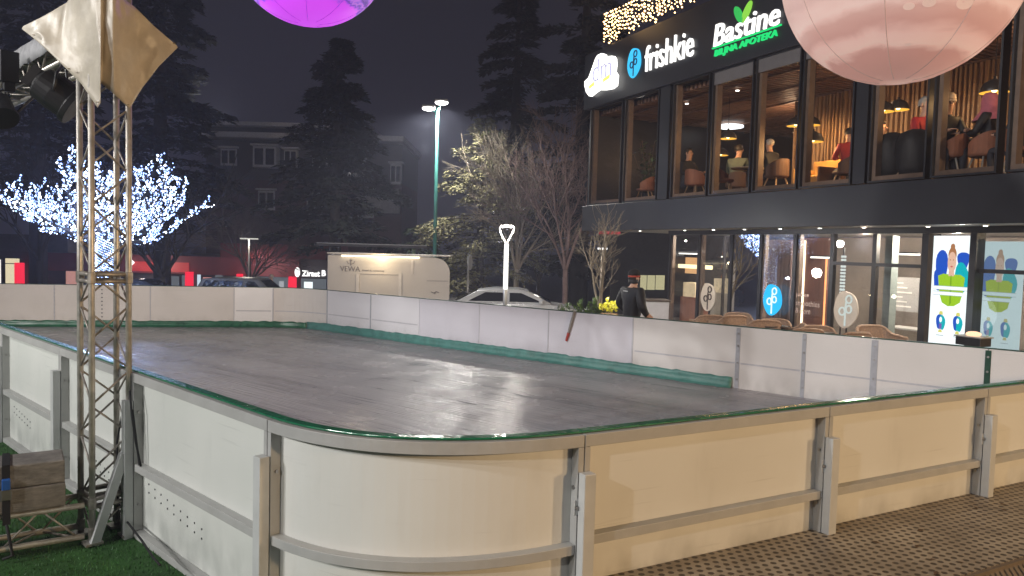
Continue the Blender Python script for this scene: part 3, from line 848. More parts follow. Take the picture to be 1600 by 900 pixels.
floodlight("large black floodlight hanging right beside the lattice tower", OO + od * 0.45 + UZ * -0.03, c1, c1 + V((1.0, 0.35, -0.75)), 0.17, 0.36)
c2 = P3(2, 172, 7.3)
floodlight("black floodlight at the left picture edge hanging below the beam", OO + od * 1.62 + UZ * -0.03, c2, c2 + V((0.55, -0.5, -0.75)), 0.12, 0.28)
c3 = P3(14, 105, 7.5)
tag(MB().box(c3, (0.10, 0.16, 0.30), (od, on, UZ)).box(c3 + UZ * -0.19, (0.06, 0.1, 0.1), (od, on, UZ)).build("power_box", lampblack, loc=tuple(c3), bevel=0.01), "small black power box fixed on the overhead lattice beam", "power box")

# ------------------------------------------------------------------ lit inflatable planets hanging over the rink
def planet_mat(name, bands, glow, swirl, scale):
    m = bpy.data.materials.new(name); m.use_nodes = True
    nt = m.node_tree; b = nt.nodes["Principled BSDF"]; b.inputs["Roughness"].default_value = 0.5
    t = nt.nodes.new("ShaderNodeTexCoord"); s = nt.nodes.new("ShaderNodeSeparateXYZ")
    n = nt.nodes.new("ShaderNodeTexNoise"); n.inputs["Scale"].default_value = scale; n.inputs["Detail"].default_value = 7
    n.inputs["Distortion"].default_value = 0.8
    mp = nt.nodes.new("ShaderNodeMapping"); mp.inputs["Scale"].default_value = (1, 1, 2.6 if swirl < 0.5 else 1.0)
    nt.links.new(t.outputs["Object"], mp.inputs[0]); nt.links.new(mp.outputs[0], n.inputs["Vector"])
    nt.links.new(t.outputs["Object"], s.inputs[0])
    sc = nt.nodes.new("ShaderNodeMath"); sc.operation = 'MULTIPLY_ADD'; sc.inputs[1].default_value = 0.5; sc.inputs[2].default_value = 0.5
    nt.links.new(s.outputs[2], sc.inputs[0])
    ad = nt.nodes.new("ShaderNodeMath"); ad.operation = 'MULTIPLY_ADD'; ad.inputs[1].default_value = swirl
    nt.links.new(n.outputs["Fac"], ad.inputs[0]); nt.links.new(sc.outputs[0], ad.inputs[2])
    of = nt.nodes.new("ShaderNodeMath"); of.operation = 'SUBTRACT'; of.inputs[1].default_value = swirl * 0.5
    nt.links.new(ad.outputs[0], of.inputs[0])
    r = nt.nodes.new("ShaderNodeValToRGB")
    els = r.color_ramp.elements
    els[0].position, els[0].color = bands[0][0], tuple(bands[0][1]) + (1,)
    els[1].position, els[1].color = bands[-1][0], tuple(bands[-1][1]) + (1,)
    for p, c in bands[1:-1]:
        e = els.new(p); e.color = tuple(c) + (1,)
    nt.links.new(of.outputs[0], r.inputs[0])
    nt.links.new(r.outputs[0], b.inputs["Base Color"]); nt.links.new(r.outputs[0], b.inputs["Emission Color"])
    b.inputs["Emission Strength"].default_value = glow
    return m
def balloon(label, c, R, mat, seam):
    t = thing("planet_balloon", label, "balloon", tuple(c))
    MB().ball(c, R, 32).build("skin", mat, t, smooth=True)
    for k in range(8):
        a = 2 * PI * k / 8 + 0.2
        pts = [V(c) + V((math.cos(a) * math.sin(u), math.sin(a) * math.sin(u), -math.cos(u))) * (R * 1.0005) for u in [PI * i / 24 for i in range(1, 24)]]
        MB().tube(pts, 0.0035, 4).build("seam", seam, t)
    MB().lathe([(0.05, -0.02), (0.05, 0.05), (0.02, 0.08)], V(c) + UZ * R, 10).build("collar", lampblack, t)
    MB().tube([V(c) + UZ * R, V(c) + UZ * (R + 4)], 0.006, 5).build("cable", lampblack, t)
    return t
pc = at(484, -89, 9.5)
balloon("glowing purple planet balloon hanging over the far side of the rink", pc, 124 * 9.5 / FPX * 0.985,
        planet_mat("purple_planet_skin", [(0.0, (0.60, 0.07, 0.84)), (0.085, (0.58, 0.06, 0.82)), (0.10, (0.40, 0.06, 0.70)), (0.112, (0.09, 0.03, 0.32)), (0.128, (0.42, 0.14, 0.75)), (0.15, (0.07, 0.03, 0.28)), (0.18, (0.5, 0.2, 0.8)), (0.4, (0.06, 0.03, 0.24)), (1.0, (0.4, 0.1, 0.7))], 0.95, 0.10, 5.5),
        M("purple_seam", (0.3, 0.03, 0.5), rough=0.6, var=0, emit=0.6))
jc = at(1409, -51, 5.9)
bj = balloon("large pink banded planet balloon hanging near the restaurant front", jc, 199 * 5.9 / FPX * 0.875,
        planet_mat("pink_planet_skin", [(0.01, (0.60, 0.42, 0.33)), (0.05, (0.58, 0.38, 0.31)), (0.075, (0.44, 0.23, 0.19)), (0.13, (0.43, 0.215, 0.18)), (0.15, (0.60, 0.39, 0.33)), (0.18, (0.58, 0.36, 0.31)), (0.205, (0.44, 0.235, 0.20)), (0.25, (0.47, 0.27, 0.23)), (0.275, (0.60, 0.41, 0.36)), (0.33, (0.50, 0.32, 0.28)), (0.5, (0.6, 0.42, 0.36)), (1.0, (0.6, 0.48, 0.42))], 0.78, 0.07, 2.6),
        M("pink_seam", (0.45, 0.30, 0.26), rough=0.6, var=0, emit=0.42))
rnd = random.Random(9)
for a_, e_, r_ in ((-1.95, -0.62, .030), (-1.78, -0.60, .036), (-1.45, -0.60, .05), (-1.9, -0.95, .02)):
    RJ = 199 * 5.9 / FPX * 0.875; d_ = V((math.cos(a_) * math.cos(e_), math.sin(a_) * math.cos(e_), math.sin(e_)))
    s1 = d_.cross(UZ).normalized(); s2 = s1.cross(d_)
    MB().add([jc + (d_ * math.cos(r_ * q) + (s1 * 1.4 * math.cos(t) + s2 * math.sin(t)) * math.sin(r_ * q)).normalized() * (RJ * 1.0015) for q in (1.0,) for t in [2 * PI * i / 16 for i in range(16)]], [list(range(16))]).build("storm_spot", M("pale_spot", (0.58, 0.40, 0.34), rough=0.5, var=0.1, emit=0.68), bj)

# ------------------------------------------------------------------ restaurant building on the right
A0 = at(912, 340, 23.6); B0 = at(1600, 310, 11.5)
A0 = xy(A0); B0 = xy(B0)
U = (B0 - A0).normalized(); N = V((U.y, -U.x, 0))           # along the front to the right; out towards the square
def FP(t, n, z): return A0 + U * t + N * n + UZ * z
def ft(px, z, n=0.0):
    p = on_line(A0 + N * n, A0 + N * n + U * 10, px, z)
    return (p - A0).dot(U)
FAX = (U, N, UZ)
def fbox(mb, t0, t1, n0, n1, z0, z1):
    return mb.box(FP((t0 + t1) / 2, (n0 + n1) / 2, (z0 + z1) / 2), (abs(t1 - t0), abs(n1 - n0), abs(z1 - z0)), FAX)
ZB0, ZB1, ZG1, ZR = 2.78, 3.57, 6.50, 8.15
TE = 19.0
clad = M("anthracite_cladding", (0.016, 0.0165, 0.021), rough=0.42, var=0.15, scale=1.2)
clad2 = M("anthracite_frame", (0.011, 0.011, 0.014), rough=0.4, var=0.15, scale=4)
woodf = M("brown_window_frame", (0.17, 0.115, 0.085), rough=0.5, var=0.2, scale=6)
soff = M("pale_soffit", (0.40, 0.38, 0.36), rough=0.5, var=0.06, scale=3)
glass_u = GLASS("upper_glass", (0.90, 0.88, 0.86), 0.9)
glass_g = GLASS("ground_glass", (0.90, 0.90, 0.89), 1.5)
rest = thing("restaurant_building", "two storey dark building with glazed restaurant floor and lit shop front", "building", tuple(FP(6, -3, 0.0)))
fbox(MB(), -0.0, TE, -0.10, 0.06, ZB0, ZB1 - 0.02).build("fascia_band", clad, rest, bevel=0.01)
fbox(MB(), -0.0, TE, -9.4, -0.105, ZB0 + 0.25, ZB1 - 0.04).build("floor_slab", M("floor_boards", (0.16, 0.11, 0.075), rough=0.5, var=0.2, scale=3), rest)
fbox(MB(), 0.02, TE, -7.0, -0.105, ZB0 + 0.02, ZB0 + 0.045).build("soffit", soff, rest)
fbox(MB(), -0.05, TE, -0.12, 0.10, ZG1, ZR).build("sign_band", clad, rest, bevel=0.01)
fbox(MB(), -0.05, TE, -9.5, -0.125, ZR - 0.25, ZR - 0.02).build("roof", clad2, rest)
fbox(MB(), -0.02, 0.12, -9.4, -0.125, ZB1 - 0.03, ZR - 0.26).build("end_wall", clad2, rest)
fbox(MB(), 0.13, TE, -9.5, -9.35, ZB1 - 0.03, ZG1 + 0.3).build("back_wall", M("dark_back_wall", (0.035, 0.04, 0.05), rough=0.7, var=0.2), rest)
# slatted timber ceiling
sl = MB(); rnd = random.Random(8)
k = 0.2
while k < TE:
    fbox(sl, k, k + 0.085, -9.3, -0.35, ZG1 - 0.16 + rnd.uniform(-.006, .006), ZG1 - 0.04); k += 0.17
n_s = -0.9
while n_s > -9.2:
    fbox(sl, 0.15, TE, n_s - 0.03, n_s + 0.03, ZG1 - 0.20, ZG1 - 0.165); n_s -= 1.3
sl.build("ceiling", M("timber_ceiling", (0.22, 0.125, 0.085), rough=0.55, var=0.35, scale=5, stretch=(1, 1, 1)), rest)
# timber slat wall behind the right half of the dining floor
tS = ft(1238, 5.0, -3.4)
sw = MB(); k = tS
fbox(sw, tS, TE, -3.60, -3.52, ZB1 - 0.03, ZG1 - 0.21)
while k < TE:
    w = rnd.choice((0.045, 0.045, 0.06, 0.07)); fbox(sw, k, k + w, -3.515, -3.44 + rnd.uniform(0, .03), ZB1 - 0.03, ZG1 - 0.22); k += w + rnd.choice((0.05, 0.06, 0.075))
sw.build("slat_wall", M("oak_slats", (0.36, 0.215, 0.11), rough=0.5, var=0.25, scale=4, stretch=(4, 4, 0.4)), rest)
# glazing, upper floor
for px0, px1 in ((922, 971), (975, 1028), (1050, 1107), (1111, 1175), (1179, 1249), (1253, 1335), (1362, 1453), (1461, 1566), (1580, 1690), (1694, 1815), (1820, 1960)):
    t0, t1 = ft(px0, 5.0), ft(px1, 5.0)
    z0, z1 = ZB1 + 0.0, ZG1 - 0.004
    mb = MB(); f = 0.035
    fbox(mb, t0, t0 + f, -0.16, 0.02, z0, z1); fbox(mb, t1 - f, t1, -0.16, 0.02, z0, z1)
    fbox(mb, t0 + f, t1 - f, -0.16, 0.02, z0, z0 + f); fbox(mb, t0 + f, t1 - f, -0.16, 0.02, z1 - f, z1)
    w = mb.build("window", clad2, rest)
    mb = MB(); g_ = 0.075
    a, b2 = t0 + f + 0.003, t1 - f - 0.003
    fbox(mb, a, a + g_, -0.20, -0.05, z0 + f, z1 - f); fbox(mb, b2 - g_ * 0.6, b2, -0.20, -0.05, z0 + f, z1 - f); fbox(mb, a + g_, b2 - g_ * .6, -0.20, -0.05, z0 + f + 0.003, z0 + f + 0.085)
    mb.build("inner_frame", woodf, w)
    MB().quad(FP(a, -0.03, z0 + f), FP(b2, -0.03, z0 + f), FP(b2, -0.03, z1 - f), FP(a, -0.03, z1 - f)).build("pane", glass_u, w)
    fbox(MB(), t0, t1, -0.10, -0.004, z1 + 0.0 - 0.32, z1 - 0.036).build("blind_box", M("grey_blind_box", (0.10, 0.09, 0.09), rough=0.6), w) if px0 > 1100 else None
for px0, px1 in ((1031, 1046), (1339, 1358)):
    fbox(MB(), ft(px0, 5), ft(px1, 5), -0.28, 0.03, ZB1 + 0.0, ZG1 - 0.004).build("column", clad2, rest)
# ---------------- shop front, ground floor, set back under the overhang
NG = -1.2
gl_px = [1045, 1091, 1141, 1187, 1240, 1298, 1364, 1441]
gt = [ft(p, 1.4, NG) for p in gl_px]
ZL = ZB0 - 0.10
TG1 = ft(1521, 1.4, NG); TG2 = ft(1640, 1.4, NG)
fbox(MB(), gt[0] - 0.05, TE, NG - 0.12, NG + 0.04, ZL, ZB0 + 0.018).build("lintel", clad2, rest)
fbox(MB(), gt[0] - 0.05, TE, -9.3, NG - 0.125, -0.06, 0.012).build("shop_floor", M("shop_floor_tile", (0.22, 0.20, 0.18), rough=0.3, var=0.1), rest)
mb = MB()
for n_a in (-7.0, -5.1, -3.2): fbox(mb, gt[0] - 0.04, gt[0] + 0.02, n_a, n_a + 0.07, 0.013, ZL)
fbox(mb, gt[0] - 0.04, gt[0] + 0.02, -6.93, NG - 0.13, 0.013, 0.09)
w = mb.build("side_window", clad2, rest)
MB().quad(FP(gt[0] - 0.01, -6.93, 0.09), FP(gt[0] - 0.01, NG - 0.13, 0.09), FP(gt[0] - 0.01, NG - 0.13, ZL), FP(gt[0] - 0.01, -6.93, ZL)).build("pane", glass_g, w)
fbox(MB(), gt[0] + 0.03, TE, -7.1, -7.0, 0.0, ZB0).build("shop_back_wall", M("taupe_wall", (0.20, 0.17, 0.145), rough=0.7, var=0.3, scale=0.8), rest)
for i in range(len(gt) - 1):
    t0, t1 = gt[i], gt[i + 1]
    mb = MB(); f = 0.05
    fbox(mb, t0, t0 + f, NG - 0.07, NG + 0.03, 0.0, ZL - 0.003); fbox(mb, t1 - f + 0.001, t1 - 0.001, NG - 0.07, NG + 0.03, 0.0, ZL - 0.003)
    fbox(mb, t0 + f, t1 - f, NG - 0.07, NG + 0.03, 0.0, 0.08)
    zt = at(1330, 408, 15).z if i >= 5 else None
    if i >= 5: fbox(mb, t0 + f, t1 - f, NG - 0.07, NG + 0.03, 2.02, 2.09)
    w = mb.build("window", clad2, rest)
    if i < 5:
        mb = MB(); fbox(mb, t0 + f + .003, t0 + f + 0.075, NG - 0.11, NG - 0.01, 0.08, ZL - 0.01); mb.build("inner_frame", woodf, w)
    MB().quad(FP(t0 + f, NG, 0.08), FP(t1 - f, NG, 0.08), FP(t1 - f, NG, ZL), FP(t0 + f, NG, ZL)).build("pane", glass_g, w)
fbox(MB(), gt[-1], gt[-1] + 0.10, NG - 0.3, NG + 0.05, 0.0, ZL - 0.004).build("column", clad2, rest)
# right-hand end of the shop: tan wall behind glass
fbox(MB(), TG1 - 0.05, TG1 + 0.07, NG - 0.12, NG + 0.12, 0.0, ZL - 0.004).build("column", clad2, rest)
mb = MB(); fbox(mb, TG1 + 0.07, TG2, NG - 0.05, NG + 0.03, 1.98, 2.05)
w = mb.build("window", clad2, rest)
MB().quad(FP(TG1 + .07, NG, 0.0), FP(TE, NG, 0.0), FP(TE, NG, ZL), FP(TG1 + 0.07, NG, ZL)).build("pane", glass_g, w)
fbox(MB(), TG1 + 0.0, TE, NG - 2.1, NG - 2.0, 0.0, ZL).build("inner_wall", M("tan_wall", (0.55, 0.40, 0.23), rough=0.6, var=0.08, scale=0.7), rest)
# brown panel wall with two light strips
pb = thing("panel_wall", "brown timber wall panel with two vertical light strips inside the shop", "wall panel", tuple(FP(ft(1268, 1.2, -2.2), -2.2, 0.0)))
ta, tb_ = ft(1246, 1.2, -2.2), ft(1297, 1.2, -2.2)
brown = M("brown_panel", (0.25, 0.10, 0.06), rough=0.45, var=0.2, scale=3, stretch=(3, 3, 0.4))
fbox(MB(), ta, tb_, -2.30, -2.2, 0.0, ZL - 0.05).build("panel", brown, pb)
fbox(MB(), ta + 0.16, ta + 0.20, -2.195, -2.17, 0.06, ZL - 0.12).build("light_strip", EM("warm_white_strip", (1.0, 0.84, 0.58), 3.2), pb)
fbox(MB(), tb_ - 0.16, tb_ - 0.125, -2.195, -2.17, 0.03, ZL - 0.5).build("light_strip", EM("orange_strip", (1.0, 0.42, 0.16), 2.0), pb)
# ceiling light bars of the shop
bar_m = EM("white_bar", (1.0, 0.97, 0.90), 2.6)
for px0, px1, py, n, lab in ((1062, 1090, 396, -1.8, "white ceiling light bar in the leftmost shop window"), (1128, 1133, 401, -4.0, "short ceiling light bar deep in the second shop window"),
                        (1143, 1182, 402, -2.5, "white ceiling light bar low in the third shop window"), (1148, 1180, 375, -2.2, "dim ceiling light bar high in the third shop window"),
                        (1168, 1214, 396, -3.0, "bright ceiling light bar between third and fourth shop windows"), (1192, 1234, 402, -2.5, "white ceiling light bar low in the fourth shop window"),
                        (1268, 1300, 402, -2.0, "white ceiling light bar in front of the brown panel"), (1402, 1436, 397, -2.4, "warm ceiling light bar in the right transom window")):
    t0, t1 = ft(px0, 2.2, n), ft(px1, 2.2, n)
    pm_ = FP((t0 + t1) / 2, n, 0); d_ = pm_.y
    zc = at((px0 + px1) / 2, py, d_).z
    o = thing("light_bar", lab, "ceiling light", tuple(FP((t0 + t1) / 2, n, zc)), "light bars in the shop")
    fbox(MB(), t0, t1, n - 0.03, n + 0.03, zc - 0.025, zc + 0.012).build("diffuser", bar_m, o)
    fbox(MB(), t0, t1, n - 0.035, n + 0.035, zc + 0.013, zc + 0.04).build("housing", clad2, o)
for t_l in (2.5, 4.5, 6.8, 9.0):
    lamp("shop_ceiling_fill", FP(gt[0] + t_l - 1.4, -2.6, 2.55), 320, (1.0, 0.88, 0.72), 0.02)  # bare point lights added to lift the shop interior
lamp("shop_ceiling_fill", FP(TG1 + 1.3, NG - 0.8, 2.5), 60, (1.0, 0.82, 0.56), 0.02)
lamp("shop_ceiling_fill", FP(TG1 + 4.3, NG - 0.8, 2.5), 60, (1.0, 0.82, 0.56), 0.02)
# warm bar and menu screens, left end
o = thing("light_bar", "long warm yellow light bar across the left shop windows", "ceiling light", tuple(FP(ft(1080, 1.6, -1.6), -1.6, 1.6)), "light bars in the shop")
fbox(MB(), ft(1060, 1.6, -1.6), ft(1112, 1.6, -1.6), -1.62, -1.58, at(1075, 419, FP(ft(1075, 1.6, -1.7), -1.7, 0).y).z, at(1075, 413, FP(ft(1075, 1.6, -1.7), -1.7, 0).y).z).build("diffuser", EM("yellow_bar", (1.0, 0.80, 0.45), 2.4), o)
scr = thing("menu_board", "orange lit menu board in the leftmost shop window", "menu board", tuple(FP(ft(1080, 1.6, -1.75), -1.75, 1.4)))
def fpx(px, py, n): 
    t = ft(px, 1.5, n); return t, at(px, py, FP(t, n, 0).y).z
t0, z1 = fpx(1070, 402, -1.75); t1, z0 = fpx(1089, 428, -1.75)
fbox(MB(), t0, t1, -1.79, -1.75, z0, z1).build("screen", EM("orange_screen", (1.0, 0.55, 0.24), 0.9), scr)
scr = thing("menu_board", "cream lit counter front in the leftmost shop window", "counter", tuple(FP(ft(1076, .8, -1.7), -1.7, 0.0)))
t0, z1 = fpx(1068, 440, -1.7); t1, z0 = fpx(1087, 468, -1.7)
fbox(MB(), t0, t1, -2.1, -1.7, z0 + .06, z1 - .02).build("counter_front", M("cream_counter", (0.62, 0.52, 0.36), rough=0.5, emit=0.25, ecol=(1, .75, .4)), scr)
fbox(MB(), t0 - .05, t1 + .1, -2.15, -1.65, 0.015, z0 + .05).build("base", brown, scr)
cnt = thing("shop_counter", "long pale counter with glass display deep inside the shop", "counter", tuple(FP(ft(1160, .5, -4), -4, 0.0)))
fbox(MB(), ft(1110, .5, -4), ft(1180, .5, -4), -4.6, -4.0, 0.014, 0.95).build("body", M("pale_counter", (0.42, 0.37, 0.31), rough=0.5), cnt)
fbox(MB(), ft(1112, .5, -4), ft(1178, .5, -4), -4.55, -4.05, 0.96, 1.40).build("display", M("lit_display", (0.5, 0.42, 0.3), rough=0.4, emit=0.25, ecol=(1, .8, .5), var=0.5, scale=7), cnt)
c2_ = thing("shop_counter", "low pale counter behind the rightmost shop windows", "counter", tuple(FP(ft(1410, .3, -3), -3, 0.0)))
fbox(MB(), ft(1380, .3, -3), ft(1450, .3, -3), -3.5, -3.0, 0.014, 0.62).build("body", M("greige_counter", (0.36, 0.32, 0.27), rough=0.5), c2_)
fbox(MB(), ft(1380, .3, -3) - 0.03, ft(1450, .3, -3), -3.52, -2.96, 0.623, 0.66).build("worktop", M("grey_top", (0.4, 0.4, 0.4), rough=0.3), c2_)
for px_, lab in ((1195, "dark curtain strip in the fourth shop window"), (1222, "dark curtain strip beside the brown panel")):
    tq = ft(px_, 1.2, -2.4); mb = MB(); pts = [FP(tq - .3 + .6 * i / 24, -2.4 + 0.05 * math.sin(i * 1.7), 0) for i in range(25)]
    mb.sweep(pts, [N] * 25, -0.004, 0.004, 0.03, ZL - 0.1)
    tag(mb.build("curtain", M("mauve_curtain", (0.16, 0.115, 0.11), rough=0.8, var=0.2), loc=tuple(FP(tq, -2.4, 0.03)), smooth=True), lab, "curtain")

# soffit spotlights
spot_m = EM("white_spot", (1.0, 0.95, 0.85), 14.0, sample=False)
for px_, lab in ((1000, "leftmost round spotlight under the overhang"), (1070, "round soffit spotlight above the leftmost shop window"), (1115, "round soffit spotlight above the second shop window"), (1163, "round soffit spotlight above the third shop window"),
             (1219, "round soffit spotlight above the blue disc logo"), (1281, "round soffit spotlight above the brown panel"), (1350, "round soffit spotlight above the transom windows"), (1450, "round soffit spotlight above the white poster's left edge"), (1540, "round soffit spotlight above the mirrored poster copy")):
    tq = ft(px_, ZB0, -0.55)
    o = thing("spotlight", lab, "spotlight", tuple(FP(tq, -0.55, ZB0)), "spotlights under the overhang")
    MB().lathe([(0.055, 0.018), (0.055, -0.006), (0.036, -0.006), (0.034, 0.0)], FP(tq, -0.55, ZB0), 14).build("ring", M("white_ring", (0.6, 0.6, 0.58), rough=0.4), o)
    MB().lathe([(1e-4, -0.012), (0.032, -0.010), (0.033, 0.002)], FP(tq, -0.55, ZB0), 12).build("bulb", spot_m, o)
    lamp("spot_light", FP(tq, -0.55, ZB0 - 0.05), 46, (1.0, 0.88, 0.70), 0.04, 'SPOT', spot=2.3, aim=FP(tq, -0.55, 0), blend=0.7)

# ---------------- signs
dark_letter = M("dark_letter", (0.03, 0.035, 0.05), rough=0.5, var=0)
white_l = EM("white_letter", (1.0, 0.98, 0.94), 1.6)
def fz(px, py, n=0.12):
    t = ft(px, 7.3, n)
    return t, at(px, py, FP(t, n, 0).y).z
def sign_text(txt, root, name, mat, px0, px1, pyc, h, **k):
    t0, _ = fz(px0, pyc); t1, _ = fz(px1, pyc); _, zc = fz((px0 + px1) / 2, pyc)
    return text_part(txt, mat, root, name, FP((t0 + t1) / 2, 0.115, zc), U, t1 - t0, h, depth=0.05, **k)
fs = thing("lit_sign", "white glowing letters with a round blue emblem, middle sign on the dark band", "sign", tuple(FP(*[fz(1040, 82)[0], 0.1, 7.3])))
sign_text("frishkie", fs, "lettering", white_l, 1009, 1085, 79, 0.68, bold=0.0)
def emblem(root, c, R, mat, stem, k=1.0, d=0.03):
    """A leaf shaped disc carrying a stalk with three looped leaves."""
    c = V(c); pts = []
    for i in range(36):
        a = 2 * PI * i / 36
        rx = R * 0.80; rz = R * (1.0 + 0.08 * math.sin(3 * a + 0.6))
        pts.append(c + U * (rx * math.cos(a)) * (1 - 0.10 * math.sin(a)) + UZ * (rz * math.sin(a)))
    e = MB().prism(pts, N * d).build("emblem", mat, root)
    f = c + N * (d + 0.006)
    mb = MB(); r = R * 0.05
    mb.tube([f - UZ * (R * 0.95), f + UZ * (R * 0.1), f + UZ * (R * 0.42) + U * (R * 0.05)], r, 6)
    for ox, oz, rr in ((0.20, 0.52, 0.19), (0.22, -0.02, 0.18), (-0.22, -0.16, 0.19)):
        mb.tube([f + U * (R * (ox + rr * math.cos(a))) + UZ * (R * (oz + rr * 1.1 * math.sin(a))) for a in [2 * PI * i / 14 for i in range(15)]], r, 5, cap=False)
    mb.build("stalk_drawing", stem, e)
t_, z_ = fz(991, 97)
emblem(fs, FP(t_, 0.11, z_), 0.40, EM("cyan_light", (0.05, 0.55, 0.95), 1.25), M("navy_line", (0.005, 0.05, 0.16), rough=0.5, var=0))
bs = thing("lit_sign", "white glowing lettering underlined in green with two green leaves, next to the pink planet", "sign", tuple(FP(fz(1168, 50)[0], 0.1, 7.1)))
green_l = EM("green_letter", (0.02, 0.85, 0.22), 1.0)
sign_text("Bastine", bs, "lettering", white_l, 1117, 1220, 38, 0.50, shear=0.12, bold=0.004)
sign_text("BILJNA APOTEKA", bs, "small_lettering", green_l, 1119, 1217, 69, 0.185, shear=0.15, bold=0.0)
t0, _ = fz(1114, 66); t1, _ = fz(1222, 44)
zz = fz(1168, 57)[1]
fbox(MB(), t0, t1, 0.105, 0.14, zz - 0.02, zz + 0.012).build("underline", green_l, bs)
t_, z_ = fz(1160, 22)
for sgn, mt in ((-1, EM("leaf_green", (0.05, 0.62, 0.12), 0.9)), (1, EM("leaf_lime", (0.30, 0.75, 0.08), 1.0))):
    c = FP(t_ + sgn * 0.13, 0.11, z_ + 0.02)
    pts = [c + U * (sgn * (0.14 * math.cos(a) + 0.07 * math.sin(a))) + UZ * (0.20 * math.sin(a) + 0.06 * math.cos(a)) for a in [2 * PI * i / 18 for i in range(18)]]
    MB().prism(pts, N * 0.03).build("leaf", mt, bs)
ds = thing("lit_sign", "dazzling white glowing sign on a wavy ribbon at the building's left corner", "sign", tuple(FP(0.5, 0.15, 7.3)))
def zdm(px, py): t = ft(px, 7.3, 0.12); return t, at(px, py, FP(t, 0.12, 0).y).z
hot = EM("hot_white", (1.0, 0.99, 0.94), 2.6)
outl = [(925, 122), (931, 104), (935, 92), (938, 87), (944, 84), (948, 86), (949, 91), (955, 89), (961, 88), (964, 92), (965, 101), (964, 112), (968, 118), (967, 134), (961, 139), (950, 141), (940, 141), (933, 146), (927, 151), (922, 145), (919, 135), (919, 128)]
pts = []
for px_, py_ in outl:
    t_, z_ = zdm(px_, py_); pts.append(FP(t_, 0.13, z_))
MB().prism(pts, N * 0.12).build("light_box", hot, ds)
t0, z0 = zdm(931, 122); t1, z1 = zdm(963, 98)
text_part("dm", M("blue_letter", (0.3, 0.3, 0.5), rough=0.5, var=0, emit=0.62, ecol=(0.62, 0.62, 0.95)), ds, "lettering", FP((t0 + t1) / 2, 0.255, (z0 + z1) / 2 + 0.05), U, (t1 - t0) * 0.9, 0.62, depth=0.02, bold=-0.014)
for px_, py_, w_ in ((931, 135, 0.30), (954, 124, 0.36)):
    t_, z_ = zdm(px_, py_)
    MB().prism([FP(t_ - w_ / 2, 0.252, z_ - 0.07), FP(t_ + w_ / 2, 0.252, z_ - 0.01), FP(t_ + w_ / 2, 0.252, z_ + 0.10), FP(t_ - w_ / 2, 0.252, z_ + 0.03)], N * 0.012).build("yellow_patch", EM("sign_yellow", (1.0, 0.82, 0.12), 2.2), ds)
lamp("sign_glow", FP(0.3, 1.6, 7.3), 10, (1.0, 0.98, 0.95), 0.3)

# fairy lights on the parapet
fl = thing("fairy_light_curtain", "curtain of warm fairy lights on the roof edge above the signs", "fairy lights", tuple(FP(3, 0.1, ZR)))
t0, t1 = ft(944, 8.5, 0.1), ft(1122, 8.3, 0.1)
rnd = random.Random(21)
bul = EM("warm_bulb", (1.0, 0.62, 0.26), 9.0, sample=False)
stf = MB(); nb = 0
k = t0
while k < t1:
    zt = 9.12 - 0.03 * (k - t0); zb_ = ZR + 0.06 + rnd.uniform(0, .25)
    MB().tube([FP(k, 0.1, zt), FP(k + .02, 0.11, (zt + zb_) / 2), FP(k, 0.1, zb_)], 0.004, 4).build("wire", black, fl)
    z = zt
    while z > zb_:
        if rnd.random() < 0.9:
            c = FP(k + rnd.uniform(-.05, .05), 0.115, z); r = rnd.choice((0.018, 0.024, 0.032))
            if nb < 100 and rnd.random() < 0.45: MB().octa(c, r).build("bulb", bul, fl); nb += 1
            else: stf.octa(c, r)
        z -= rnd.uniform(0.07, 0.13)
    k += 0.10
tag(stf.build("bulb", bul, fl), kind="stuff")
fbox(MB(), t0 - 0.05, TE, 0.02, 0.06, ZR, ZR + 0.05).build("rail", clad2, fl)
lamp("fairy_glow", FP(2.0, 0.9, 8.7), 25, (1.0, 0.6, 0.25), 0.4)

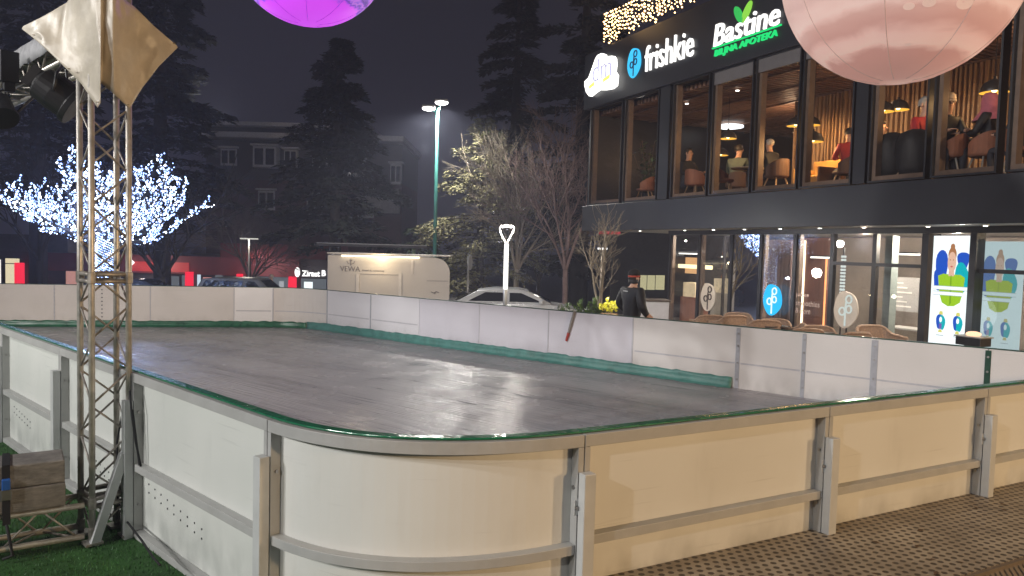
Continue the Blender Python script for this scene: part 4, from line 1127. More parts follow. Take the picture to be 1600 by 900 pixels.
# ---------------- posters
pw = EM("poster_white", (0.93, 1.0, 1.0), 1.15)
pcol = {k: EM("poster_" + k, c, s) for k, c, s in (("blue", (0.02, 0.12, 0.72), 0.8), ("teal", (0.0, 0.55, 0.62), 0.85), ("green", (0.42, 0.75, 0.03), 0.85), ("dark_green", (0.25, 0.52, 0.02), 0.8),
        ("skin", (0.92, 0.58, 0.42), 0.9), ("hair", (0.55, 0.24, 0.10), 0.8), ("grey", (0.50, 0.60, 0.66), 0.8), ("yellow", (0.85, 0.80, 0.2), 0.9), ("violet", (0.25, 0.16, 0.60), 0.8), ("lips", (0.75, 0.12, 0.12), 0.8))}
def poster(root, t0, t1, z0, z1, n, mats, base):
    w, h = t1 - t0, z1 - z0
    fbox(MB(), t0, t1, n - 0.08, n, z0, z1).build("light_face", base, root)
    def shape(name, col, pts, lay):
        MB().prism([FP(t0 + w * u, n + 0.002 + 0.004 * lay, z0 + h * v) for u, v in pts], N * 0.002).build(name, mats[col], root)
    def blob(cx, cy, rx, ry, k=18, w3=0.0, ph=0.0):
        return [(cx + rx * math.cos(2 * PI * i / k) * (1 + w3 * math.sin(3 * 2 * PI * i / k + ph)), cy + ry * math.sin(2 * PI * i / k) * (1 + w3 * math.cos(2 * 2 * PI * i / k + ph))) for i in range(k)]
    shape("leaf_shape", "blue", blob(0.24, 0.72, 0.15, 0.17, w3=0.10), 0)
    shape("leaf_shape", "blue", blob(0.16, 0.60, 0.11, 0.10, w3=0.15, ph=1), 0)
    shape("leaf_shape", "blue", blob(0.76, 0.78, 0.14, 0.09, w3=0.18), 0)
    shape("leaf_shape", "teal", blob(0.74, 0.63, 0.18, 0.13, w3=0.10, ph=2), 1)
    shape("shirt", "green", [(0.17, 0.64), (0.30, 0.66), (0.45, 0.655), (0.58, 0.655), (0.72, 0.655), (0.83, 0.63), (0.80, 0.50), (0.74, 0.41), (0.60, 0.375), (0.45, 0.37), (0.30, 0.40), (0.22, 0.49)], 2)
    shape("shirt_fold", "dark_green", [(0.48, 0.65), (0.51, 0.65), (0.53, 0.40), (0.49, 0.38)], 3)
    shape("hair", "hair", blob(0.50, 0.83, 0.10, 0.07), 2)
    shape("hair", "hair", blob(0.50, 0.90, 0.055, 0.03), 2)
    shape("face", "skin", blob(0.50, 0.765, 0.105, 0.092), 3)
    shape("neck", "skin", [(0.44, 0.70), (0.56, 0.70), (0.57, 0.64), (0.43, 0.64)], 3)
    for e in (0.46, 0.54): shape("eye", "hair", blob(e, 0.785, 0.012, 0.006, 8), 4)
    shape("mouth", "lips", blob(0.50, 0.725, 0.028, 0.007, 10), 4)
    for v, u0, u1 in ((0.515, 0.08, 0.94), (0.465, 0.08, 0.80)):
        shape("text_band", "base", [(u0, v), (u1, v), (u1, v + 0.036), (u0, v + 0.036)], 5)
        fbox(MB(), t0 + w * u0, t0 + w * u1, n + 0.025, n + 0.027, z0 + h * v, z0 + h * (v + 0.004)).build("rule", mats["grey"], root)
        fbox(MB(), t0 + w * u0, t0 + w * u1, n + 0.025, n + 0.027, z0 + h * (v + 0.032), z0 + h * (v + 0.036)).build("rule", mats["grey"], root)
    for cx in (0.30, 0.72):
        shape("bottle", "blue", blob(cx - 0.03, 0.225, 0.09, 0.075, w3=0.1), 1)
        shape("bottle", "teal", blob(cx + 0.035, 0.22, 0.075, 0.07, w3=0.1, ph=1), 2)
        shape("bottle_label", "base", blob(cx, 0.245, 0.035, 0.025), 3)
        shape("bottle_label", "violet" if cx < 0.5 else "teal", [(cx - .03, .16), (cx + .03, .16), (cx + .03, .21), (cx - .03, .21)], 3)
        shape("cap", "yellow", [(cx - 0.05, 0.29), (cx + 0.05, 0.29), (cx + 0.035, 0.32), (cx - 0.035, 0.32)], 3)
        shape("cap", "yellow", [(cx - 0.05, 0.13), (cx + 0.05, 0.13), (cx + 0.03, 0.155), (cx - 0.03, 0.155)], 3)
        shape("caption", "grey", [(cx - 0.09, 0.10), (cx + 0.09, 0.10), (cx + 0.09, 0.106), (cx - 0.09, 0.106)], 3)
mats1 = dict(pcol); mats1["base"] = pw
po = thing("poster_lightbox", "bright white lightbox poster of a smiling woman in a lime green top over two bottles", "poster", tuple(FP(ft(1482, 1, NG), NG, 0.0)))
poster(po, ft(1452.5, 1.4, NG + 0.1), ft(1516, 1.4, NG + 0.1), 0.60, ZL - 0.05, NG + 0.08, mats1, pw)
fbox(MB(), ft(1452.5, 1.4, NG + 0.1), ft(1516, 1.4, NG + 0.1), NG + 0.0, NG + 0.078, 0.02, 0.597).build("lower_face", pw, po)
pale = EM("poster_pale", (0.62, 0.80, 0.83), 0.80)
mats2 = {k: EM("mirrored_" + k, tuple(c), 0.8) for k, c in (("blue", (0.13, 0.22, 0.46)), ("teal", (0.10, 0.42, 0.46)), ("green", (0.36, 0.50, 0.10)), ("dark_green", (0.30, 0.42, 0.10)), ("skin", (0.55, 0.45, 0.38)), ("hair", (0.42, 0.32, 0.24)), ("grey", (0.36, 0.44, 0.48)), ("yellow", (0.5, 0.5, 0.25)), ("violet", (0.34, 0.32, 0.45)), ("lips", (0.5, 0.25, 0.25)))}
mats2["base"] = pale
po = thing("poster_lightbox", "pale blue poster copy standing in for a reflection at the right picture edge", "poster", tuple(FP(ft(1560, 1, NG - .3), NG - 0.3, 0.0)))
poster(po, ft(1528, 1.4, NG - 0.3), ft(1592, 1.4, NG - 0.3), 0.56, ZL - 0.14, NG - 0.3, mats2, pale)  # dimmer second poster, built as the first one's reflection
lamp("poster_glow", FP(ft(1480, 1, NG), NG + 0.7, 1.2), 14, (0.85, 0.97, 1.0), 0.4)

# ---------------- logo discs and lettering on the shop glass
cream_d = M("cream_disc", (0.52, 0.45, 0.38), rough=0.6, var=0.06)
brownl = M("brown_line", (0.06, 0.04, 0.035), rough=0.6, var=0)
for px_, py_, R_, mt, ln_, lab in ((1107, 463, 0.36, cream_d, brownl, "cream leaf emblem disc standing in the second shop window"), (1207, 467, 0.36, EM("cyan_disc", (0.03, 0.52, 0.95), 1.2), EM("white_line", (0.8, 0.95, 1.0), 1.2), "glowing blue emblem disc in the fourth shop window"),
                             (1322, 482, 0.38, cream_d, EM("white_loop", (0.85, 0.95, 0.9), 0.7), "cream emblem disc above the wicker basket chair")):
    t_ = ft(px_, 0.9, NG + 0.15); c = FP(t_, NG + 0.15, at(px_, py_, FP(t_, NG, 0).y).z)
    o = thing("emblem_disc", lab, "emblem sign", tuple(c)); emblem(o, c, R_, mt, ln_)
    MB().tube([c - UZ * R_ * 0.9 - N * 0.02, V((c.x, c.y, 0.0)) - N * 0.02], 0.018, 6).build("stand", clad2, o)
gtxt = M("pale_vinyl", (0.48, 0.36, 0.32), rough=0.6, var=0)
vt = thing("window_lettering", "pale lettering juices smoothies and more on the window before the brown panel", "lettering", tuple(FP(ft(1265, .9, NG), NG + 0.02, 0.6)))
for i, (tx, px1) in enumerate((("juices", 1262), ("smoothies", 1280), ("& more", 1266))):
    t0 = ft(1243, 0.9, NG + .01); t1 = ft(px1, 0.9, NG + .01); zc = at(1262, 461 + i * 12, FP(t0, NG, 0).y).z
    text_part(tx, gtxt, vt, "lettering", FP((t0 + t1) / 2, NG + 0.012, zc), U, t1 - t0, 0.12, depth=0.004)

# ---------------- things seen deeper in the right shop windows
pil = tag(fbox(MB(), ft(1383, 1, -1.9), ft(1394, 1, -1.9), -2.0, -1.8, 0.014, ZL - 0.02).build("door_post", M("grey_green_post", (0.26, 0.31, 0.31), rough=0.4), loc=tuple(FP(ft(1388, 1, -1.9), -1.9, 0.014))), "pale grey green post behind the upright wicker chair", "post")
sd_ = thing("reflected_column", "white ribbed column standing in for a window reflection behind the cream emblem disc", "reflection", tuple(FP(ft(1318, 1.5, -2.2), -2.2, 0.014)))  # glowing column takes the place of a light reflected in the glass
c0 = FP(ft(1316, 1.5, -2.2), -2.2, 0)
for k in range(16):
    MB().lathe([(0.05, 1.05 + k * 0.075), (0.062, 1.075 + k * 0.075), (0.05, 1.10 + k * 0.075)], c0, 10).build("segment", EM("ribbed_reflection", (0.9, 1.0, 0.97), 0.9), sd_)
MB().tube([c0 + UZ * 0.02, c0 + UZ * 2.4], 0.02, 8).build("pole", clad2, sd_)
mb_ = thing("menu_board", "grey menu board with pale lines on the wall behind the rightmost shop windows", "menu board", tuple(FP(ft(1420, 1.5, -4), -4, 1.0)))
fbox(MB(), ft(1396, 1.5, -4.0), ft(1436, 1.5, -4.0), -4.06, -4.0, 0.95, 1.75).build("board", M("grey_board", (0.22, 0.22, 0.22), rough=0.5), mb_)
for k in range(6):
    fbox(MB(), ft(1399, 1.5, -4.0), ft(1399 + 26 - (k % 3) * 7, 1.5, -4.0), -3.998, -3.99, 1.05 + k * 0.11, 1.08 + k * 0.11).build("line", M("pale_line", (0.5, 0.5, 0.48), rough=0.6, var=0), mb_)
sh2 = thing("shelf", "wall shelf with bottles behind the shop counter", "shelf", tuple(FP(ft(1150, 1.6, -5.5), -5.5, 1.2)))
for zz_ in (1.25, 1.65, 2.05):
    fbox(MB(), ft(1120, 1.6, -5.5), ft(1190, 1.6, -5.5), -5.75, -5.5, zz_, zz_ + 0.03).build("board", woodf, sh2)
rnd = random.Random(12)
for zz_, lab in ((1.28, "lower"), (1.68, "middle"), (2.08, "upper")):
    for k in range(9):
        tt = ft(1122, 1.6, -5.5) + 0.1 + k * (ft(1188, 1.6, -5.5) - ft(1122, 1.6, -5.5) - .1) / 9; h_ = rnd.uniform(.16, .28); r_ = rnd.uniform(.03, .045)
        o = MB().lathe([(r_, 0), (r_, h_ * .6), (r_ * .4, h_ * .75), (r_ * .4, h_)], FP(tt, -5.6, zz_ + 0.002), 8).build("bottle", M("bottle_" + str(k % 3), ((0.3, 0.12, 0.05), (0.4, 0.38, 0.3), (0.08, 0.2, 0.12))[k % 3], rough=0.2, var=0), loc=tuple(FP(tt, -5.6, zz_)), smooth=True)
        tag(o, "small bottle on the %s wall shelf behind the shop counter" % lab, "bottle", "bottles on the %s wall shelf" % lab)
for px_, lab in ((942, "leafy house plant in the leftmost upper window"), (1012, "leafy house plant in the second upper window")):
    c = FP(ft(px_, 4.6, -1.0), -1.0, ZB1 - 0.035); o = thing("house_plant", lab, "plant", tuple(c), "house plants on the dining floor")
    MB().lathe([(0.14, 0), (0.19, 0.42), (0.17, 0.42), (0.16, 0.38), (1e-4, 0.38)], c, 14).build("pot", clad2, o, smooth=True)
    st2 = MB(); lf2 = MB()
    for k in range(26):
        a = rnd.uniform(0, 2 * PI); e2 = rnd.uniform(0.03, 0.4); L = rnd.uniform(0.7, 1.7); d = V((math.cos(a) * math.sin(e2), math.sin(a) * math.sin(e2), math.cos(e2)))
        st2.tube([c + UZ * 0.38, c + UZ * 0.38 + d * L], [0.008, 0.004], 4)
        for q in range(9):
            b_ = c + UZ * 0.38 + d * (L * rnd.uniform(.35, 1.0)); dr2 = V((rnd.uniform(-1, 1), rnd.uniform(-1, 1), rnd.uniform(-.5, .6))).normalized(); l = rnd.uniform(.10, .2); s2_ = dr2.cross(V((0.1, .2, 1))).normalized() * l * .25
            k0 = len(lf2.v); lf2.v += [b_, b_ + dr2 * l * .5 + s2_, b_ + dr2 * l, b_ + dr2 * l * .5 - s2_]; lf2.f.append([k0, k0 + 1, k0 + 2, k0 + 3]); lf2.m.append(0)
    st2.build("stem", woodf, o); lf2.build("foliage", M("house_leaf", (0.09, 0.14, 0.06), rough=0.5, var=0.35), o)
# ------------------------------------------------------------------ people
HANDS = True
def person(label, loc, face, pose, coat, legs, skin, hair, scale=1.0, hat=None, hood=None, group=None, lean=0.0, bulk=1.0):
    """One continuous figure grown over a skeleton; the face looks along local +y."""
    P = {}; E = []; Rr = {}; reg = {}
    def j(n, p, r, ry=None, g='coat'):
        k = bulk if g == 'coat' else 1.0; q = V(p)
        if n[:2] in ('sh', 'el', 'wr', 'pa') or n[0] in 'fgt': q.x *= 1 + (bulk - 1) * 0.9
        P[n] = q; Rr[n] = (r * k, (ry or r) * k); reg[n] = g
    sit = pose == 'sit'
    zo = -0.44 if sit else 0.0
    ly = lean
    j('pelvis', (0, 0, 0.94 + zo), 0.150, 0.115, 'legs'); j('waist', (0, 0.01 + ly * .3, 1.10 + zo), 0.140, 0.105); j('chest', (0, 0.01 + ly * .8, 1.30 + zo), 0.165, 0.120)
    j('collar', (0, 0.01 + ly, 1.43 + zo), 0.10, 0.085); j('neck', (0, 0.02 + ly * 1.1, 1.50 + zo), 0.058, None, 'skin'); j('jaw', (0, 0.045 + ly * 1.2, 1.575 + zo), 0.068, 0.078, 'skin')
    j('skull', (0, 0.03 + ly * 1.2, 1.655 + zo), 0.078, 0.096, 'skin'); j('crown', (0, 0.02 + ly * 1.2, 1.715 + zo), 0.055, 0.068, 'skin')
    E += [('pelvis', 'waist'), ('waist', 'chest'), ('chest', 'collar'), ('collar', 'neck'), ('neck', 'jaw'), ('jaw', 'skull'), ('skull', 'crown')]
    for s, S_ in ((-1, 'l'), (1, 'r')):
        j('sh' + S_, (s * 0.185, ly * .9, 1.40 + zo), 0.072)
        if sit:
            j('el' + S_, (s * 0.255, 0.10 + ly, 1.15 + zo), 0.056); j('wr' + S_, (s * 0.13, 0.34 + ly, 1.19 + zo), 0.038)
            hd = V((-s * 0.25, 0.95, 0.05)).normalized()
        elif pose == 'pocket':
            j('el' + S_, (s * 0.285, -0.05, 1.14), 0.060); j('wr' + S_, (s * 0.21, 0.13, 0.98), 0.042); hd = V((-s * .5, .6, -.5)).normalized()
        else:
            j('el' + S_, (s * 0.245, -0.02, 1.13 + zo), 0.054); j('wr' + S_, (s * 0.255, 0.06, 0.89 + zo), 0.038); hd = V((0, 0.2, -1)).normalized()
        w = P['wr' + S_]
        j('pa' + S_, w + hd * 0.065, 0.030, 0.022, 'skin')
        E += [('chest', 'sh' + S_), ('sh' + S_, 'el' + S_), ('el' + S_, 'wr' + S_), ('wr' + S_, 'pa' + S_)]
        side = hd.cross(V((0, 0, 1)) if abs(hd.z) < .8 else V((0, 1, 0))).normalized()
        for f, (o, L) in enumerate(((-0.030, .058), (-0.010, .07), (0.010, .066), (0.030, .05))):
            j('f%d%s' % (f, S_), w + hd * 0.10 + side * o, 0.009, None, 'skin'); j('g%d%s' % (f, S_), w + hd * (0.10 + L) + side * o * 1.1 - UZ * 0.015, 0.007, None, 'skin')
            E += [('pa' + S_, 'f%d%s' % (f, S_)), ('f%d%s' % (f, S_), 'g%d%s' % (f, S_))]
        j('t0' + S_, w + hd * 0.06 + side * -0.045 * s * -1, 0.010, None, 'skin'); E.append(('pa' + S_, 't0' + S_))
        j('hi' + S_, (s * 0.095, 0.0, 0.88 + zo), 0.098, None, 'legs')
        if sit:
            j('kn' + S_, (s * 0.13, 0.42, 0.49), 0.066, None, 'legs'); j('an' + S_, (s * 0.12, 0.40, 0.10), 0.044, None, 'legs'); j('to' + S_, (s * 0.13, 0.55, 0.04), 0.036, None, 'shoe')
        else:
            j('kn' + S_, (s * 0.105, 0.02, 0.50), 0.066, None, 'legs'); j('an' + S_, (s * 0.11, -0.02, 0.09), 0.044, None, 'legs'); j('to' + S_, (s * 0.13, 0.14, 0.038), 0.036, None, 'shoe')
        E += [('pelvis', 'hi' + S_), ('hi' + S_, 'kn' + S_), ('kn' + S_, 'an' + S_), ('an' + S_, 'to' + S_)]
    names = list(P); idx = {n: i for i, n in enumerate(names)}
    me = bpy.data.meshes.new("person_body")
    me.from_pydata([tuple(P[n] * scale) for n in names], [(idx[a], idx[b]) for a, b in E], [])
    tmp = bpy.data.objects.new("person_tmp", me); COL.objects.link(tmp)
    tmp.modifiers.new("skin", 'SKIN')
    sub_ = tmp.modifiers.new("sub", 'SUBSURF'); sub_.levels = 2; sub_.render_levels = 2
    for n, d in zip(names, me.skin_vertices[0].data):
        d.radius = (Rr[n][0] * scale, Rr[n][1] * scale); d.use_root = (n == 'pelvis')
    dg = bpy.context.evaluated_depsgraph_get(); dg.update()
    m2 = bpy.data.meshes.new_from_object(tmp.evaluated_get(dg))
    bpy.data.objects.remove(tmp)
    ml = [coat, legs, skin, M("black_shoe", (0.015, 0.014, 0.013), rough=0.5)]
    for m in ml: m2.materials.append(m)
    key = {'coat': 0, 'legs': 1, 'skin': 2, 'shoe': 3}
    segs = [(P[a] * scale, P[b] * scale, key[reg[b]] if reg[a] != 'pelvis' or b != 'waist' else 0) for a, b in E]
    for p in m2.polygons:
        c = p.center; best = 1e9; k = 0
        for a, b, g in segs:
            d = b - a; t = max(0, min(1, (c - a).dot(d) / d.length_squared)); q = (a + d * t - c).length
            if q < best: best, k = q, g
        if k == 2 and c.z < 1.47 * scale + zo * scale and c.z > 1.2 * scale + zo * scale and abs(c.x) < 0.15 * scale: k = 0
        if k == 1 and c.z > (0.93 + zo) * scale and not sit: k = 0
        p.material_index = k; p.use_smooth = True
    root = thing("person", label, "person", loc, group)
    root.rotation_euler = (0, 0, face)
    b = bpy.data.objects.new("body", m2); COL.objects.link(b); b.parent = root
    hc = P['skull'] * scale
    def part(mb, name, mat, sm=True):
        me_ = bpy.data.meshes.new(name); me_.from_pydata([tuple(p) for p in mb.v], [], mb.f); me_.materials.append(mat)
        if sm: me_.polygons.foreach_set("use_smooth", [True] * len(me_.polygons))
        o = bpy.data.objects.new(name, me_); COL.objects.link(o); o.parent = root; return o
    s = scale
    # hair shell: an ellipsoid cap open towards the face
    hm = MB(); nU, nV = 12, 20
    for i in range(nU + 1):
        u = PI * 0.62 * i / nU
        for k in range(nV):
            a = 2 * PI * k / nV
            d = V((math.sin(u) * math.cos(a), math.sin(u) * math.sin(a), math.cos(u)))
            fr = max(0.0, d.y) * (1 if d.z < 0.45 else 0)
            rr_ = 1.0 - 0.25 * fr
            hm.v.append(hc + V((d.x * 0.094 * rr_, d.y * 0.112 * rr_ - 0.008 - 0.03 * fr, d.z * 0.108 + 0.012)) * s)
    for i in range(nU):
        for k in range(nV):
            k2 = (k + 1) % nV; hm.f.append([i * nV + k, (i + 1) * nV + k, (i + 1) * nV + k2, i * nV + k2])
    if hood is None and hat is None: part(hm, "hair", hair)
    for e in (-1, 1):
        part(MB().ball(hc + V((e * 0.030, 0.088, -0.010)) * s, 0.010 * s, 6), "eye", M("eye_dark", (0.02, 0.015, 0.012), rough=0.3, var=0))
        part(MB().ball(hc + V((e * 0.088, 0.0, -0.015)) * s, 0.026 * s, 6, (0.4, 0.8, 1.2)), "ear", skin)
    nz = MB().tube([hc + V((0, 0.086, 0.002)) * s, hc + V((0, 0.116, -0.032)) * s, hc + V((0, 0.090, -0.042)) * s], [0.008 * s, 0.014 * s, 0.010 * s], 7); part(nz, "nose", skin)
    part(MB().ball(hc + V((0, 0.090, -0.068)) * s, 0.020 * s, 6, (1.1, 0.35, 0.3)), "mouth", M("lips", (0.30, 0.09, 0.07), rough=0.5, var=0))
    if hat:
        hm2 = MB(); hm2.lathe([(0.104 * s, -0.022 * s), (0.112 * s, -0.02 * s), (0.113 * s, 0.002 * s), (0.107 * s, 0.010 * s)], hc + V((0, -0.002, 0.02)) * s, 20, 0.93, 1.08)
        hb = part(hm2, "hat_brim", hat[1])
        part(MB().lathe([(0.106 * s, 0.0), (0.106 * s, 0.035 * s), (0.094 * s, 0.075 * s), (0.062 * s, 0.105 * s), (0.02 * s, 0.118 * s), (1e-4, 0.12 * s)], hc + V((0, -0.004, 0.035)) * s, 20, 0.93, 1.08), "hat", hat[0])
        part(hm, "hair", hair)
    if hood:
        hh = MB(); nV = 18
        prof = [(0.02, 0.115), (0.075, 0.10), (0.105, 0.05), (0.115, -0.02), (0.112, -0.09), (0.12, -0.16), (0.19, -0.26), (0.22, -0.31)]
        for r, z in prof:
            for k in range(nV):
                a = PI * 0.5 + 0.62 + (2 * PI - 1.24) * k / (nV - 1) if z > -0.10 else PI * .5 + 2 * PI * k / (nV - 1)
                hh.v.append(hc + V((r * 0.95 * math.cos(a), r * 1.05 * math.sin(a) - 0.008, z)) * s)
        for i in range(len(prof) - 1):
            for k in range(nV - 1): hh.f.append([i * nV + k, i * nV + k + 1, (i + 1) * nV + k + 1, (i + 1) * nV + k])
        part(hh, "headscarf", hood)
    return root
skin_m = M("skin", (0.52, 0.30, 0.21), rough=0.5, var=0.06, scale=20)
navy = M("black_jacket", (0.010, 0.010, 0.013), rough=0.65, var=0.3, scale=8, bump=0.5, bscale=12)
jean = M("dark_trousers", (0.018, 0.020, 0.03), rough=0.8, var=0.2)
hair_d = M("dark_hair", (0.02, 0.014, 0.010), rough=0.6, var=0.3, scale=40)
hair_w = M("white_hair", (0.55, 0.52, 0.48), rough=0.6, var=0.2, scale=40)
hair_g = M("grey_hair", (0.30, 0.29, 0.28), rough=0.6, var=0.2, scale=40)
hair_b = M("fair_hair", (0.42, 0.26, 0.12), rough=0.6, var=0.2, scale=40)
redj = M("red_jacket", (0.42, 0.025, 0.03), rough=0.6, var=0.2, scale=6, bump=0.4, bscale=14)
greenj = M("green_jacket", (0.10, 0.12, 0.085), rough=0.7, var=0.2)
pinks = M("pink_scarf", (0.42, 0.12, 0.16), rough=0.8, var=0.2, scale=12, bump=0.4, bscale=20)
cream_h = M("cream_knit", (0.58, 0.47, 0.38), rough=0.9, var=0.2, scale=40, bump=0.6, bscale=70)

# man in the beanie standing behind the boards
wp = at(987, 490, 14.3)
man = person("man in a black jacket and dark beanie with a red band standing behind the boards", (wp.x, wp.y, 0.0), -1.15, 'pocket', navy, jean, skin_m, hair_d, scale=1.03, bulk=1.42,
       hat=(M("black_beanie", (0.012, 0.011, 0.012), rough=0.9, var=0.3, scale=40), M("red_band", (0.38, 0.055, 0.03), rough=0.8, var=0.2, scale=30)))
mbp = MB().box((0, -0.155, 1.44), (0.16, 0.006, 0.016)); me_ = bpy.data.meshes.new("logo_stripe"); me_.from_pydata([tuple(p) for p in mbp.v], [], mbp.f); me_.materials.append(M("pale_stripe", (0.5, 0.5, 0.5), rough=0.5, var=0))
o = bpy.data.objects.new("logo_stripe", me_); COL.objects.link(o); o.parent = man
# collar of the jacket
mc = MB().lathe([(0.085, 0.0), (0.098, 0.02), (0.092, 0.085), (0.084, 0.087), (0.08, 0.01)], (0, 0.012, 1.585), 18, 1.0, 0.95)
me_ = bpy.data.meshes.new("collar"); me_.from_pydata([tuple(p) for p in mc.v], [], mc.f); me_.materials.append(navy); me_.polygons.foreach_set("use_smooth", [True] * len(me_.polygons))
o = bpy.data.objects.new("collar", me_); COL.objects.link(o); o.parent = man

# ------------------------------------------------------------------ dining chairs, tables, lamps of the upper floor
def shell_chair(label, loc, rz, shell, legm, group="shell chairs on the dining floor"):
    t = thing("dining_chair", label, "chair", (0, 0, 0), group)
    pth = []; nn = []
    for i in range(15):
        a = PI * (-0.08 + 1.16 * i / 14)
        pth.append(V((0.27 * math.cos(a), -0.25 * math.sin(a), 0))); nn.append(V((math.cos(a), -math.sin(a), 0)))
    def top(u): return 0.62 + 0.20 * math.sin(PI * min(1, max(0, u)))
    MB().sweep(pth, nn, -0.012, 0.012, 0.44, top).build("backrest", shell, t, smooth=False)
    MB().lathe([(1e-4, 0.40), (0.22, 0.40), (0.27, 0.43), (0.262, 0.465), (0.2, 0.475), (1e-4, 0.475)], (0, 0, 0), 20, 1, 0.95).build("seat", shell, t, smooth=True)
    for sx_, sy_ in ((-1, -1), (1, -1), (-1, 1), (1, 1)):
        MB().tube([V((sx_ * 0.13, sy_ * 0.13, 0.40)), V((sx_ * 0.24, sy_ * 0.24, 0.0))], [0.018, 0.012], 8).build("leg", legm, t, smooth=True)
    return t
terra = M("terracotta_upholstery", (0.26, 0.10, 0.055), rough=0.75, var=0.15, scale=10)
brownu = M("brown_upholstery", (0.115, 0.065, 0.045), rough=0.75, var=0.15, scale=10)
oak = M("pale_oak_leg", (0.42, 0.30, 0.19), rough=0.5, var=0.2)
steel = M("grey_leg", (0.30, 0.29, 0.28), rough=0.4, var=0.1)
ZF = ZB1 - 0.035
aU = math.atan2(U.y, U.x)
def up(px, n, z): return FP(ft(px, z, n), n, ZF)
ch0 = shell_chair("terracotta shell chair behind the third left upper window", (0, 0, 0), 0, terra, oak)
ch1 = shell_chair("brown shell chair of the white haired man", (0, 0, 0), 0, brownu, oak)
ch2 = shell_chair("shell chair with grey legs", (0, 0, 0), 0, terra, steel)
used = set()
for src, px_, n, rz, lab in ((ch0, 1130, -0.55, aU - 0.9, "terracotta shell chair with splayed oak legs in the fourth upper window"), (ch0, 1008, -0.8, aU + 2.2, "terracotta shell chair in the second upper window from the building corner"),
        (ch0, 1086, -0.7, aU + 0.2, "terracotta shell chair in the third upper window from the building corner"), (ch1, 1213, -0.75, aU - PI / 2 + PI, "brown shell chair of the white haired man"),
        (ch1, 1150, -1.9, aU + 1.0, "brown shell chair under the person in the green jacket"), (ch2, 1484, -0.5, aU + 1.9, "orange brown shell chair below the person in the cream hat"),
        (ch2, 1540, -0.75, aU + 1.2, "shell chair with grey legs below the pink headscarf"), (ch2, 1600, -0.6, aU - 1.6, "shell chair of the fair haired diner at the right picture edge"),
        (ch1, 1395, -0.55, aU + 0.2, "chair hung with a black coat, left of two behind the pink planet"), (ch1, 1428, -0.55, aU - 0.2, "chair hung with a black coat, right of two behind the pink planet"),
        (ch1, 1320, -1.3, aU + 2.0, "brown shell chair of the diner in the dark red jacket")):
    o = dup(src) if src in used else src
    used.add(src); o.location = up(px_, n, ZF + 0.4); o.rotation_euler = (0, 0, rz); o['label'] = lab
# coats over two chairs
def coat(px_, n, lab):
    c = up(px_, n, 4.2); mb = MB(); rnd = random.Random(int(px_))
    prof = [(0.20, 0.12), (0.30, 0.3), (0.32, 0.55), (0.31, 0.75), (0.25, 0.93), (0.10, 0.99), (1e-4, 1.0)]
    mb.lathe(prof, c, 18, 1.0, 1.0)
    for i, p in enumerate(mb.v):
        a = math.atan2(p.y - c.y, p.x - c.x); mb.v[i] = p + V((math.cos(a), math.sin(a), 0)) * 0.02 * math.sin(5 * a + p.z * 6)
    tag(mb.build("coat", navy, loc=tuple(c), smooth=True), lab, "coat")
coat(1393, -0.5, "black coat over the left chair behind the pink planet")
coat(1430, -0.5, "black coat over the right chair behind the pink planet")

def sitter(px_, py_, n, face, lab, coat_, hair, **k):
    """A diner on a chair: the top of the head shows at (px_, py_)."""
    t = ft(px_, 4.8, n); g = FP(t, n, 0); zt = at(px_, py_, g.y).z
    s = max(0.85, min(1.25, (zt - ZF) / 1.32))
    return person(lab, (g.x, g.y, ZF), face, 'sit', coat_, jean, skin_m, hair, scale=s, **k)
sitter(1207, 217, -0.85, aU + PI / 2, "white haired man in a dark jumper sitting behind the fifth upper window", navy, hair_w, lean=0.05)
sitter(1328, 200, -1.3, aU + 1.0, "diner in a dark red jacket in front of the timber slats", redj, hair_d)
sitter(1443, 152, -0.95, aU - PI / 2, "grey haired diner in a bright red jacket below the pink planet", redj, hair_g)
sitter(1474, 152, -0.62, aU - PI / 2 - 0.5, "diner in a cream knitted hat and black jacket", navy, hair_d, hat=(cream_h, cream_h), lean=0.10)
sitter(1549, 145, -0.85, aU + PI / 2 + 0.2, "diner in a pink headscarf under the black pendant lamp", navy, hair_d, hood=pinks)
sitter(1600, 152, -0.7, aU + PI / 2, "fair haired diner cut by the right picture edge", navy, hair_b)
sitter(1150, 225, -2.0, aU + 0.5, "diner in a pale green jacket behind the fourth upper window", greenj, hair_d, lean=0.12)
sitter(1075, 232, -1.6, aU - 1.4, "dimly seen diner in black behind the third upper window", navy, hair_d)
sitter(1374, 190, -1.7, aU - 1.2, "diner in black sitting left of the two hung coats", navy, hair_d)
def table(px_, n, lab):
    c = up(px_, n, 4.2); t = thing("dining_table", lab, "table", tuple(c), "round dining tables")
    MB().lathe([(1e-4, 0.715), (0.38, 0.715), (0.40, 0.725), (0.40, 0.745), (1e-4, 0.745)], c, 24).build("tabletop", oak, t)
    MB().lathe([(0.22, 0), (0.22, 0.012), (0.03, 0.03), (0.026, 0.70), (0.12, 0.713)], c, 14).build("pedestal", clad2, t, smooth=True)
for px_, n, lab in ((1168, -1.0, "round table in front of the white haired man"), (1510, -1.0, "round table between the cream hat and the pink headscarf"), (1410, -1.5, "round table behind the two hung coats"), (1040, -1.4, "round table behind the dark upper column"), (1575, -1.1, "round table right of the pink headscarf")):
    table(px_, n, lab)
arm = thing("low_armchair", "low yellow leather armchair lit by the black pendant lamp", "armchair", tuple(up(1272, -1.2, 4)))
t_ = ft(1270, 4, -1.2)
yel = M("tan_leather", (0.48, 0.26, 0.07), rough=0.5, var=0.15)
fbox(MB(), t_ - .32, t_ + .32, -1.6, -1.0, ZF + .12, ZF + .42).build("seat", yel, arm, bevel=0.03)
